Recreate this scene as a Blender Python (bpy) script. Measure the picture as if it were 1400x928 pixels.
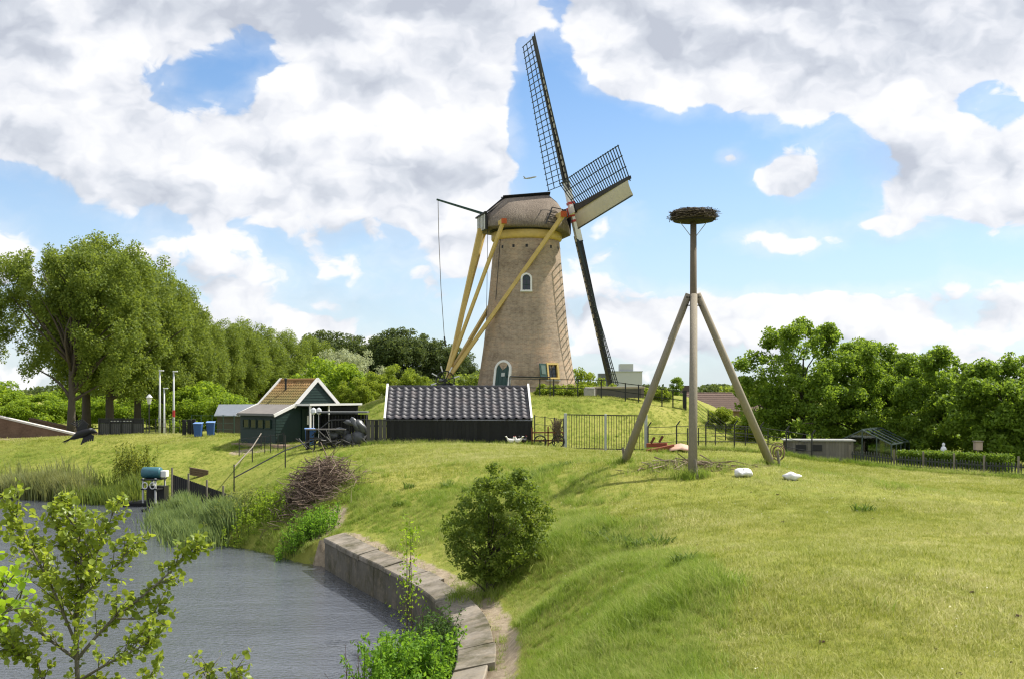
import bpy, bmesh, math, random
import numpy as np
from mathutils import Vector, Matrix, Euler

# ------------------------------------------------------------------ camera, sky, sun, exposure
for o in list(bpy.data.objects): bpy.data.objects.remove(o)
SC = bpy.context.scene
COL = SC.collection
R = math.radians
F, CX, HY, ZC = 1555.0, 700.0, 532.0, 5.5       # focal length and horizon of the photograph (1400 x 928), eye height above the water

cam_d = bpy.data.cameras.new('camera'); cam = bpy.data.objects.new('camera', cam_d); COL.objects.link(cam)
cam.location = (0, 0, ZC); cam.rotation_euler = (R(90), 0, 0)
cam_d.sensor_width = 36; cam_d.lens = F / 1400 * 36; cam_d.shift_y = (HY - 464) / 1400
cam_d.clip_start = 0.1; cam_d.clip_end = 20000
SC.camera = cam

SUN_AZ, SUN_EL = 24.0, 53.0                       # degrees behind the picture's right, elevation
sdir = Vector((math.cos(R(SUN_AZ)) * math.cos(R(SUN_EL)), math.sin(R(SUN_AZ)) * math.cos(R(SUN_EL)), math.sin(R(SUN_EL))))
sun_d = bpy.data.lights.new('sun', 'SUN'); sun = bpy.data.objects.new('sun', sun_d); COL.objects.link(sun)
sun.rotation_euler = sdir.to_track_quat('Z', 'Y').to_euler(); sun.location = (20, 20, 60)
sun_d.energy = 4.6; sun_d.angle = R(0.53); sun_d.color = (1.0, 0.95, 0.86)

SC.view_settings.view_transform = 'Standard'; SC.view_settings.look = 'None'
SC.view_settings.exposure = 0.66; SC.view_settings.gamma = 1.0
try: SC.view_settings.use_curve_mapping = False
except Exception: pass
SC.render.engine = 'CYCLES'
cy = SC.cycles
cy.use_denoising = True
try: cy.denoiser = 'OPENIMAGEDENOISE'
except Exception: pass
cy.max_bounces = 8; cy.diffuse_bounces = 3; cy.glossy_bounces = 3; cy.transmission_bounces = 4; cy.transparent_max_bounces = 6
cy.filter_width = 1.2
cy.caustics_reflective = False; cy.caustics_refractive = False
cy.sample_clamp_indirect = 4.0

# ------------------------------------------------------------------ sky with clouds
def px2st(px, py):
    """a pixel's direction in the stereographic sky map centred on +Y"""
    v = Vector(((px - CX) / F, 1.0, (HY - py) / F)).normalized()
    return v.x / (1.05 + v.y), v.z / (1.05 + v.y)

def make_world():
    w = bpy.data.worlds.new('World'); SC.world = w; w.use_nodes = True
    nt = w.node_tree; nt.nodes.clear()
    def M(op, a, b=None, c=None):
        n = nt.nodes.new('ShaderNodeMath'); n.operation = op
        for i, v in enumerate((a, b, c)):
            if v is None: continue
            if isinstance(v, (int, float)): n.inputs[i].default_value = v
            else: nt.links.new(v, n.inputs[i])
        return n.outputs[0]
    def V(op, *ins):
        n = nt.nodes.new('ShaderNodeVectorMath'); n.operation = op
        for i, v in enumerate(ins):
            if isinstance(v, tuple): n.inputs[i].default_value = v
            else: nt.links.new(v, n.inputs[i])
        return n.outputs['Value'] if op == 'DOT_PRODUCT' else n.outputs[0]
    tc = nt.nodes.new('ShaderNodeTexCoord')
    sep = nt.nodes.new('ShaderNodeSeparateXYZ'); nt.links.new(tc.outputs['Generated'], sep.inputs[0])
    x, y, z = sep.outputs
    inv = M('DIVIDE', 1.0, M('ADD', y, 1.05))
    cmb = nt.nodes.new('ShaderNodeCombineXYZ'); nt.links.new(M('MULTIPLY', x, inv), cmb.inputs[0]); nt.links.new(M('MULTIPLY', z, inv), cmb.inputs[1])
    q = cmb.outputs[0]
    def noise(vec, scale, detail, rough, off, dist=0.0):
        n = nt.nodes.new('ShaderNodeTexNoise'); n.noise_dimensions = '2D'
        nt.links.new(V('ADD', V('MULTIPLY', vec, (1, 1.45, 1)), off), n.inputs['Vector'])
        n.inputs['Scale'].default_value = scale; n.inputs['Detail'].default_value = detail
        n.inputs['Roughness'].default_value = rough; n.inputs['Distortion'].default_value = dist
        return n.outputs[0], n.outputs[1]
    n1, _ = noise(q, 9.0, 2.0, 0.5, (3.1, 1.7, 0))
    wv, wc = noise(q, 42.0, 3.0, 0.55, (1.1, 7.7, 0))
    qw = V('ADD', q, V('MULTIPLY', wc, (0.020, 0.016, 0.0)))             # domain warp for billowing edges
    n2, _ = noise(qw, 26.0, 7.0, 0.54, (7.3, 2.2, 0))
    n3, _ = noise(V('ADD', qw, (0.004, 0.010, 0)), 26.0, 3.0, 0.5, (7.3, 2.2, 0))
    def puffs(scale):
        n = nt.nodes.new('ShaderNodeTexVoronoi'); n.feature = 'F1'; n.voronoi_dimensions = '2D'
        nt.links.new(V('MULTIPLY', qw, (1, 1.3, 1)), n.inputs['Vector']); n.inputs['Scale'].default_value = scale
        return n.outputs['Distance']
    pf = puffs(30.0); pf2 = puffs(76.0)
    def ramp(v, lo, hi):
        n = nt.nodes.new('ShaderNodeMapRange'); n.interpolation_type = 'SMOOTHSTEP'
        n.inputs['From Min'].default_value = lo; n.inputs['From Max'].default_value = hi
        nt.links.new(v, n.inputs['Value']); return n.outputs[0]
    # clouds (+) and blue gaps (-) where the picture shows them: px, py, rx, ry, weight
    def field(blobs, start):
        acc = start
        for (bx, by, rx, ry, wt) in blobs:
            s0, t0 = px2st(bx, by); k = 2.05 * F
            u = V('MULTIPLY_ADD', q, (k / rx, k / ry, 0.0), (-s0 * k / rx, -t0 * k / ry, 0.0))
            e = M('POWER', 0.45, V('DOT_PRODUCT', u, u))
            acc = M('MULTIPLY_ADD', e, wt, acc)
        return acc
    blobs = CLOUDS
    base = field(blobs, 0.12)
    base = M('MULTIPLY_ADD', ramp(z, 0.15, 0.0), -0.17, base)        # cloud banks break up into haze towards the horizon
    macro = M('MULTIPLY_ADD', M('SUBTRACT', n1, 0.5), 0.75, base)
    D = M('MULTIPLY_ADD', M('SUBTRACT', n2, 0.5), 0.95, macro)
    D = M('MULTIPLY_ADD', M('SUBTRACT', 0.42, pf), 0.42, D)
    D = M('MULTIPLY_ADD', M('SUBTRACT', 0.42, pf2), 0.22, D)
    mask = M('MAXIMUM', ramp(D, -0.04, 0.12), M('MULTIPLY', ramp(M('MULTIPLY_ADD', M('SUBTRACT', n2, 0.5), 1.1, M('MULTIPLY_ADD', M('SUBTRACT', wv, 0.5), 0.5, macro)), -0.42, 0.25), 0.36))
    # lit puffs, shaded bases
    light = M('MULTIPLY_ADD', M('SUBTRACT', n2, n3), 1.9, 0.76)
    light = M('MULTIPLY_ADD', M('SUBTRACT', 0.40, pf), 0.42, light)
    light = M('MULTIPLY_ADD', M('SUBTRACT', 0.40, pf2), 0.30, light)
    high = ramp(z, 0.235, 0.33)          # overhead one looks at the flat grey cloud bases
    thick = ramp(macro, 0.10, 0.70)
    light = M('MULTIPLY_ADD', M('MULTIPLY', high, thick), -0.36, light)
    light = field(SHADE, light)
    cr = nt.nodes.new('ShaderNodeValToRGB'); nt.links.new(light, cr.inputs[0])
    e = cr.color_ramp.elements
    e[0].position = 0.0; e[0].color = (4.9, 5.2, 5.9, 1); e[1].position = 0.92; e[1].color = (8.9, 8.9, 8.95, 1)
    k = e.new(0.30); k.color = (6.1, 6.4, 7.0, 1); k = e.new(0.56); k.color = (7.5, 7.65, 8.1, 1)
    sky = nt.nodes.new('ShaderNodeTexSky'); sky.sky_type = 'NISHITA'; sky.sun_disc = False
    sky.sun_elevation = R(SUN_EL); sky.sun_rotation = R(90 - SUN_AZ)
    sky.air_density = 1.0; sky.dust_density = 0.6; sky.ozone_density = 1.6; sky.altitude = 0
    def mix(f, a, b, blend='MIX'):
        n = nt.nodes.new('ShaderNodeMix'); n.data_type = 'RGBA'; n.blend_type = blend
        for sock, v in ((n.inputs[0], f), (n.inputs[6], a), (n.inputs[7], b)):
            if isinstance(v, (tuple, float, int)): sock.default_value = v
            else: nt.links.new(v, sock)
        return n.outputs[2]
    blue = mix(1.0, sky.outputs[0], SKY_GAIN, 'MULTIPLY')
    veil = M('MULTIPLY', ramp(z, 0.30, 0.0), 0.5)      # thin white veil towards the horizon
    blue = mix(veil, blue, (7.0, 7.9, 9.0, 1))
    col = mix(M('MULTIPLY', mask, 0.97), blue, cr.outputs[0])
    bg = nt.nodes.new('ShaderNodeBackground'); bg.inputs[1].default_value = 0.074; nt.links.new(col, bg.inputs[0])
    out = nt.nodes.new('ShaderNodeOutputWorld'); nt.links.new(bg.outputs[0], out.inputs[0])
    w.cycles.sampling_method = 'MANUAL'; w.cycles.sample_map_resolution = 512
SKY_GAIN = (1.0, 1.22, 1.42, 1)
CLOUDS = [(280, 105, 112, 58, -0.95), (20, 262, 90, 40, -0.60), (190, 318, 200, 30, -0.42),
          (752, 120, 60, 120, -0.9), (840, 205, 105, 75, -0.85), (1000, 205, 190, 50, -0.85), (920, 300, 85, 80, -0.62),
          (1365, 150, 70, 32, -0.55), (1250, 350, 280, 42, -0.66), (1000, 375, 170, 30, -0.45), (1095, 285, 120, 34, -0.45), (560, 385, 100, 40, -0.30),
          (430, 190, 330, 120, 0.36), (110, 130, 200, 100, 0.35), (300, 15, 460, 50, 0.60), (640, 215, 80, 90, 0.40),
          (1130, 55, 330, 90, 0.70), (890, 100, 75, 55, 0.60), (1310, 215, 140, 80, 0.50),
          (993, 216, 24, 15, 0.95), (1072, 243, 42, 30, 1.05), (1080, 328, 130, 32, 0.65),
          (868, 250, 50, 50, 0.75), (880, 410, 110, 60, 0.40), (1160, 418, 230, 40, 0.42)]
SHADE = [(300, 30, 330, 75, -0.22), (1130, 70, 260, 75, -0.20), (90, 190, 130, 40, -0.22), (200, 285, 180, 24, -0.30), (590, 245, 110, 28, -0.20), (460, 318, 130, 20, -0.28),
         (1190, 225, 80, 40, -0.30), (1330, 300, 110, 18, -0.22), (520, 410, 120, 30, -0.22), (430, 200, 200, 60, 0.10), (890, 120, 80, 50, 0.12), (330, 255, 160, 18, -0.20), (640, 320, 120, 16, -0.22), (1000, 470, 300, 30, -0.12), (1080, 345, 110, 12, -0.18), (900, 450, 120, 20, -0.15)]
make_world()

# ------------------------------------------------------------------ helpers
def P(px, py, d):
    return Vector(((px - CX) / F * d, d, ZC - (py - HY) / F * d))

def W(px, py):                                     # a pixel on the water
    return P(px, py, ZC * F / (py - HY))

MATS = {}
def mat(name, build):
    if name not in MATS:
        m = bpy.data.materials.new(name); m.use_nodes = True
        MATS[name] = m; build(m)
    return MATS[name]

class NT:
    def __init__(s, m):
        s.t = m.node_tree; s.t.nodes.clear(); s.m = m
        s.out = s.n('ShaderNodeOutputMaterial')
    def n(s, ty, **kw):
        x = s.t.nodes.new(ty)
        for k, v in kw.items(): setattr(x, k, v)
        return x
    def l(s, a, b): s.t.links.new(a, b)
    def val(s, sock, v):
        if hasattr(v, 'is_linked') or isinstance(v, bpy.types.NodeSocket): s.l(v, sock)
        else: sock.default_value = v
    def math(s, op, a, b=0.0):
        x = s.n('ShaderNodeMath', operation=op); s.val(x.inputs[0], a); s.val(x.inputs[1], b); return x.outputs[0]
    def coord(s, kind='Object'):
        return s.n('ShaderNodeTexCoord').outputs[kind]
    def pos(s): return s.n('ShaderNodeNewGeometry').outputs['Position']
    def noise(s, vec, scale, detail=4, rough=0.55, stretch=None):
        if stretch:
            mp = s.n('ShaderNodeMapping'); s.l(vec, mp.inputs[0]); mp.inputs['Scale'].default_value = stretch; vec = mp.outputs[0]
        x = s.n('ShaderNodeTexNoise'); s.l(vec, x.inputs['Vector'])
        x.inputs['Scale'].default_value = scale; x.inputs['Detail'].default_value = detail; x.inputs['Roughness'].default_value = rough
        return x.outputs[0]
    def ramp(s, v, stops):
        x = s.n('ShaderNodeValToRGB'); s.l(v, x.inputs[0]); e = x.color_ramp.elements
        while len(e) < len(stops): e.new(0.5)
        for i, (p, c) in enumerate(stops): e[i].position = p; e[i].color = (c[0], c[1], c[2], 1)
        return x.outputs[0]
    def mix(s, f, a, b, blend='MIX'):
        x = s.n('ShaderNodeMix', data_type='RGBA', blend_type=blend)
        for k, v in (('Factor', f), ('A', a), ('B', b)):
            if isinstance(v, tuple): v = (v[0], v[1], v[2], 1)
            s.val(x.inputs[k] if k == 'Factor' else [i for i in x.inputs if i.name == k and i.type == 'RGBA'][0], v)
        return [o for o in x.outputs if o.type == 'RGBA'][0]
    def rng(s, v, a, b, c=0.0, d=1.0):
        x = s.n('ShaderNodeMapRange'); s.l(v, x.inputs[0])
        for i, q in enumerate((a, b, c, d)): x.inputs[i + 1].default_value = q
        return x.outputs[0]
    def bsdf(s, color, rough=0.7, spec=0.3, normal=None, metal=0.0):
        b = s.n('ShaderNodeBsdfPrincipled')
        if isinstance(color, tuple): color = (color[0], color[1], color[2], 1)
        s.val(b.inputs['Base Color'], color); s.val(b.inputs['Roughness'], rough)
        b.inputs['Specular IOR Level'].default_value = spec; b.inputs['Metallic'].default_value = metal
        if normal is not None: s.l(normal, b.inputs['Normal'])
        return b.outputs[0]
    def bump(s, h, strength=0.3, dist=0.02):
        b = s.n('ShaderNodeBump'); b.inputs['Strength'].default_value = strength; b.inputs['Distance'].default_value = dist
        s.l(h, b.inputs['Height']); return b.outputs[0]
    def done(s, sh): s.l(sh, s.out.inputs[0])

def plain(name, c, rough=0.65, spec=0.3, var=0.25, scale=6.0, bump=0.15, metal=0.0, stretch=None):
    """a weathered single-colour surface: fine and coarse mottling and a little relief"""
    def b(m):
        n = NT(m); v = n.coord()
        a = n.noise(v, scale, 5, 0.6, stretch); a2 = n.noise(v, scale * 0.17, 3)
        oi = n.n('ShaderNodeObjectInfo').outputs['Random']
        f = n.math('ADD', n.math('MULTIPLY', a, 0.6), n.math('ADD', n.math('MULTIPLY', a2, 0.3), n.math('MULTIPLY', oi, 0.12)))
        lo = tuple(q * (1 - var) for q in c); hi = tuple(min(1, q * (1 + var)) for q in c)
        col = n.ramp(f, [(0.25, lo), (0.75, hi)])
        n.done(n.bsdf(col, n.rng(a, 0, 1, max(0.05, rough - 0.12), min(1, rough + 0.12)), spec, n.bump(a, bump, 0.01), metal))
    return mat(name, b)

def wood(name, c, var=0.4, rough=0.8, scale=3.0, axis=2):
    def b(m):
        n = NT(m); v = n.coord(); st = [14, 14, 14]; st[axis] = 1.2
        a = n.noise(v, scale, 6, 0.65, tuple(st)); a2 = n.noise(v, 1.3, 3)
        oi = n.n('ShaderNodeObjectInfo').outputs['Random']
        f = n.math('ADD', n.math('MULTIPLY', a, 0.6), n.math('ADD', n.math('MULTIPLY', a2, 0.25), n.math('MULTIPLY', oi, 0.25)))
        col = n.ramp(f, [(0.25, tuple(q * (1 - var) for q in c)), (0.85, tuple(min(1, q * (1 + var)) for q in c))])
        n.done(n.bsdf(col, rough, 0.25, n.bump(a, 0.4, 0.01)))
    return mat(name, b)

LEAF_GAIN = 1.75
def leafmat(name, c1, c2, trans=0.4, tcol=None, rough=0.5, spec=0.35, tip=None):
    spec = spec * .6; rough = min(.8, rough + .08); trans = trans + .06
    c1 = tuple(q * LEAF_GAIN for q in c1); c2 = tuple(q * LEAF_GAIN for q in c2); tip = tip and tuple(min(.6, q * 1.25) for q in tip)
    def b(m):
        n = NT(m)
        r = n.n('ShaderNodeNewGeometry').outputs['Random Per Island']
        big = n.noise(n.pos(), 0.9, 3, .65)
        f = n.math('ADD', n.math('MULTIPLY', r, 0.52), n.math('MULTIPLY', n.rng(big, .25, .75), 0.48))
        stops = [(0.15, c1), (0.8, c2)]
        if tip: stops.append((0.93, tip))
        col = n.ramp(f, stops)
        tc = tcol or tuple(min(.75, q * k) for q, k in zip(c2, (1.9, 1.75, 0.9)))
        tcol_n = n.mix(0.5, col, tc)
        a = n.bsdf(col, rough, spec)
        t = n.n('ShaderNodeBsdfTranslucent'); n.l(tcol_n, t.inputs[0])
        mx = n.n('ShaderNodeMixShader'); mx.inputs[0].default_value = trans
        n.l(a, mx.inputs[1]); n.l(t.outputs[0], mx.inputs[2]); n.done(mx.outputs[0])
    return mat(name, b)

class MB:
    """collects shapes into one mesh"""
    def __init__(s): s.v = []; s.f = []
    def add(s, vs, fs):
        k = len(s.v); s.v += [tuple(v) for v in vs]; s.f += [tuple(i + k for i in f) for f in fs]; return s
    def box(s, c, size, rot=None):
        x, y, z = (q / 2 for q in size); c = Vector(c)
        vs = [Vector(p) for p in ((-x,-y,-z),(x,-y,-z),(x,y,-z),(-x,y,-z),(-x,-y,z),(x,-y,z),(x,y,z),(-x,y,z))]
        if rot is not None: vs = [rot @ v for v in vs]
        return s.add([v + c for v in vs], [(0,3,2,1),(4,5,6,7),(0,1,5,4),(1,2,6,5),(2,3,7,6),(3,0,4,7)])
    def bar(s, a, b, w, h=None, up=(0, 0, 1), w2=None, h2=None):
        a, b = Vector(a), Vector(b); h = h or w; w2 = w2 or w; h2 = h2 or h
        d = (b - a).normalized(); u = Vector(up)
        if abs(d.dot(u)) > 0.97: u = Vector((1, 0, 0))
        sx = d.cross(u).normalized(); sy = sx.cross(d).normalized()
        vs = []
        for p, ww, hh in ((a, w, h), (b, w2, h2)):
            for i, j in ((-1,-1),(1,-1),(1,1),(-1,1)): vs.append(p + sx * (ww / 2 * i) + sy * (hh / 2 * j))
        return s.add(vs, [(0,1,2,3),(7,6,5,4),(0,4,5,1),(1,5,6,2),(2,6,7,3),(3,7,4,0)])
    def tube(s, pts, rad, n=6, cap=True, close=False):
        pts = [Vector(p) for p in pts]; m = len(pts)
        if not hasattr(rad, '__len__'): rad = [rad] * m
        vs = []; fs = []; ref = None
        for i, p in enumerate(pts):
            if close: d = pts[(i + 1) % m] - pts[i - 1]
            else: d = pts[min(i + 1, m - 1)] - pts[max(i - 1, 0)]
            d = d.normalized() if d.length > 1e-9 else Vector((0, 0, 1))
            if ref is None: ref = Vector((1, 0, 0)) if abs(d.x) < 0.8 else Vector((0, 1, 0))
            a = (ref - d * ref.dot(d))
            a = a.normalized() if a.length > 1e-6 else d.orthogonal().normalized()
            ref = a; b = d.cross(a)
            for k in range(n):
                t = 2 * math.pi * k / n; vs.append(p + (a * math.cos(t) + b * math.sin(t)) * rad[i])
        for i in range(m if close else m - 1):
            for k in range(n):
                j = (i + 1) % m
                fs.append((i*n+k, i*n+(k+1)%n, j*n+(k+1)%n, j*n+k))
        if cap and not close: fs.append(tuple(reversed(range(n)))); fs.append(tuple(range((m-1)*n, m*n)))
        return s.add(vs, fs)
    def lathe(s, prof, n=24, c=(0, 0, 0), cap=True):
        vs = []; fs = []
        for r, z in prof:
            for k in range(n):
                t = 2*math.pi*k/n; vs.append((c[0]+r*math.cos(t), c[1]+r*math.sin(t), c[2]+z))
        for i in range(len(prof)-1):
            for k in range(n): fs.append((i*n+k, i*n+(k+1)%n, (i+1)*n+(k+1)%n, (i+1)*n+k))
        if cap: fs.append(tuple(reversed(range(n)))); fs.append(tuple(range((len(prof)-1)*n, len(prof)*n)))
        return s.add(vs, fs)
    def prism(s, poly, thick):
        """3-D polygon extruded by the vector thick"""
        poly = [Vector(p) for p in poly]; t = Vector(thick); n = len(poly)
        return s.add(poly + [p + t for p in poly], [tuple(reversed(range(n))), tuple(range(n, 2*n))] + [(i, (i+1)%n, n+(i+1)%n, n+i) for i in range(n)])
    def ell(s, c, r, nu=10, nv=7):
        vs = []; fs = []; c = Vector(c)
        for j in range(nv + 1):
            a = math.pi * j / nv
            for i in range(nu):
                t = 2*math.pi*i/nu; vs.append((c.x+r[0]*math.sin(a)*math.cos(t), c.y+r[1]*math.sin(a)*math.sin(t), c.z-r[2]*math.cos(a)))
        for j in range(nv):
            for i in range(nu): fs.append((j*nu+i, j*nu+(i+1)%nu, (j+1)*nu+(i+1)%nu, (j+1)*nu+i))
        return s.add(vs, fs)
    def mesh(s, name, m, smooth=False):
        me = bpy.data.meshes.new(name); me.from_pydata(s.v, [], s.f); me.validate(); me.update()
        if m is not None: me.materials.append(m)
        if smooth: me.polygons.foreach_set('use_smooth', [True]*len(me.polygons))
        bm = bmesh.new(); bm.from_mesh(me); bmesh.ops.recalc_face_normals(bm, faces=bm.faces[:]); bm.to_mesh(me); bm.free()
        return me
    def build(s, name, m, parent=None, smooth=False, bevel=0.0, auto=False):
        o = bpy.data.objects.new(name, s.mesh(name, m, smooth)); COL.objects.link(o)
        if parent is not None: o.parent = parent
        if bevel:
            b = o.modifiers.new('bevel', 'BEVEL'); b.width = bevel; b.segments = 1; b.limit_method = 'ANGLE'
        return o

def tag(o, label=None, cat=None, group=None, kind=None):
    if label: o['label'] = label
    if cat: o['category'] = cat
    if group: o['group'] = group
    if kind: o['kind'] = kind
    return o
def thing(name, loc, label, cat, rz=0.0, group=None, kind=None):
    o = bpy.data.objects.new(name, None); COL.objects.link(o); o.location = loc; o.rotation_euler = (0, 0, rz)
    o.empty_display_size = 0.3
    return tag(o, label, cat, group, kind)
def dup(o, parent=None):
    c = o.copy(); COL.objects.link(c); c.parent = parent
    for ch in list(o.children): dup(ch, c)
    return c
def inst(name, me, parent, loc=(0, 0, 0), rot=None, scale=None):
    o = bpy.data.objects.new(name, me); COL.objects.link(o); o.parent = parent; o.location = loc
    if rot is not None: o.rotation_euler = rot
    if scale is not None: o.scale = scale
    return o
def np_mesh(name, V, Fc, m, smooth=False):
    """V (n,3) array, Fc (k,3 or 4) int array"""
    me = bpy.data.meshes.new(name); V = np.asarray(V, np.float32); Fc = np.asarray(Fc, np.int32)
    k, q = Fc.shape
    me.vertices.add(len(V)); me.vertices.foreach_set('co', V.ravel())
    me.loops.add(k*q); me.loops.foreach_set('vertex_index', Fc.ravel())
    me.polygons.add(k); me.polygons.foreach_set('loop_start', np.arange(0, k*q, q, dtype=np.int32))
    try: me.polygons.foreach_set('loop_total', np.full(k, q, np.int32))
    except Exception: pass
    me.update(calc_edges=True)
    if m is not None: me.materials.append(m)
    if smooth: me.polygons.foreach_set('use_smooth', np.ones(k, bool))
    return me
def obj(name, me, parent=None, loc=(0, 0, 0)):
    o = bpy.data.objects.new(name, me); COL.objects.link(o); o.parent = parent; o.location = loc
    return o
def catmull(pts, sub):
    pts = [Vector(p) for p in pts]; out = []
    for i in range(len(pts)-1):
        p0, p1, p2, p3 = pts[max(i-1,0)], pts[i], pts[i+1], pts[min(i+2,len(pts)-1)]
        for k in range(sub):
            t = k/sub
            out.append(0.5*((2*p1)+(p2-p0)*t+(2*p0-5*p1+4*p2-p3)*t*t+(3*p1-p0-3*p2+p3)*t*t*t))
    out.append(pts[-1]); return out

# ------------------------------------------------------------------ land and water
MILL = Vector((1.0, 78.0, 5.30))
wall_top = [Vector(p) for p in ((-5.75, 34.9, 0), (-4.15, 31.2, 0), (-2.45, 27.3, 0), (-1.45, 24.0, 0), (-0.98, 20.9, 0), (-0.95, 17.6, 0), (-1.45, 13.2, 0))]
wall_line = catmull(wall_top, 6)
shore_px = [(-260, 668), (0, 674), (70, 679), (150, 684), (215, 690), (224, 708), (250, 730), (290, 746), (335, 753), (388, 768)]
pond = [W(*p).xy for p in shore_px] + [v.xy for v in wall_line] + [Vector(p) for p in ((-3.2, 11.4), (-9, 10.4), (-25, 9.6), (-60, 11), (-62, 66))]
POND = np.array([[p.x, p.y] for p in pond])
WALL = np.array([[p.x, p.y] for p in wall_line])

def seg_dist(x, y, poly, closed):
    n = len(poly); best = np.full(x.shape, 1e9)
    for i in range(n if closed else n - 1):
        a = poly[i]; b = poly[(i + 1) % n]; d = b - a; L2 = d @ d + 1e-12
        t = np.clip(((x - a[0]) * d[0] + (y - a[1]) * d[1]) / L2, 0, 1)
        best = np.minimum(best, np.hypot(x - a[0] - t * d[0], y - a[1] - t * d[1]))
    return best
def inside(x, y, poly):
    c = np.zeros(x.shape, bool); n = len(poly); j = n - 1
    for i in range(n):
        xi, yi = poly[i]; xj, yj = poly[j]
        if yi != yj:
            c ^= ((yi > y) != (yj > y)) & (x < (xj - xi) * (y - yi) / (yj - yi) + xi)
        j = i
    return c
def sstep(v, a, b):
    t = np.clip((v - a) / (b - a), 0, 1); return t * t * (3 - 2 * t)

# heights read off the photograph: pixel and distance
ctl = [(1400,655,46),(1250,644,50),(1130,630,55),(1060,612,58),(1000,612,57),(883,617,56),(773,615,57),(728,609,57),(620,608,57),(505,609,57),(440,612,58),
       (1400,928,11),(1000,928,11.5),(1400,750,19),(1000,750,20),(1400,690,30),(1150,662,38),(1000,700,25.5),(900,705,25),(800,650,34),(700,630,42),(947,645,33),(850,640,34),(1055,637,34),
       (880,800,16.6),(780,800,20.0),(720,850,19.8),(705,905,18.2),(770,900,15.3),(840,928,13),(780,730,26),(720,760,25),(860,725,25),
       (590,690,35.5),(600,630,45),(640,660,38),(520,614,50),(500,650,41),(560,650,41),(520,690,37.5),(470,670,40),
       (400,601,66),(330,603,66),(200,604,68),(100,605,69),(0,606,70),(-200,606,72),(300,640,59),(200,640,61),(100,640,64),(0,640,65),(350,640,55),(390,655,49),(420,630,54),(380,690,44.5),(340,700,46),(300,690,50),(460,620,54)]
CP = [tuple(P(*c)) for c in ctl]
for v in wall_line[::3]: CP.append((v.x + 0.9, v.y + 0.5, 1.02)); CP.append((v.x + 0.2, v.y + 0.1, 0.95))
for p in shore_px: q = W(*p); CP.append((q.x, q.y, 0.25))
CP += [(0, 0, 3.9), (4, 4, 3.7), (-4, 3, 3.4), (-4, 8.5, 1.9), (-10, 7, 1.7), (-20, 6, 1.7), (-20, 0, 3.2), (10, -10, 3.6), (25, 5, 3.2), (30, 25, 2.7), (38, 45, 1.8), (1.6, 9, 2.95), (-1, 9, 2.3), (-3, 11.2, 0.3), (-9, 10.2, 0.3), (-25, 9.4, 0.3)]
CP += [(x, y, 1.5) for x in (-60, -40, -20, 20, 42) for y in (86, 100)] + [(0, 100, 2.0), (30, 66, 1.5), (40, 58, 1.5), (24, 64, 1.6), (-14, 78, 2.2), (-30, 78, 2.0), (-50, 76, 1.9)]
CP = np.array(CP)
def tps_fit(C, lam=0.0008):
    n = len(C); d = np.hypot(C[:, None, 0] - C[None, :, 0], C[:, None, 1] - C[None, :, 1])
    K = np.where(d > 0, d * d * np.log(d + 1e-9), 0) + lam * n * np.eye(n)
    Pm = np.c_[np.ones(n), C[:, :2]]
    A = np.block([[K, Pm], [Pm.T, np.zeros((3, 3))]])
    return np.linalg.solve(A, np.r_[C[:, 2], np.zeros(3)])
TW = tps_fit(CP)
def vnoise(x, y, s, seed=0):
    """smooth value noise"""
    x = x / s + seed * 17.3; y = y / s + seed * 9.7
    xi = np.floor(x); yi = np.floor(y); fx = x - xi; fy = y - yi
    fx = fx * fx * (3 - 2 * fx); fy = fy * fy * (3 - 2 * fy)
    h = lambda a, b: np.modf(np.abs(np.sin(a * 127.1 + b * 311.7 + seed * 74.7) * 43758.5453))[0]
    return (h(xi, yi) * (1 - fx) + h(xi + 1, yi) * fx) * (1 - fy) + (h(xi, yi + 1) * (1 - fx) + h(xi + 1, yi + 1) * fx) * fy
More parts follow.
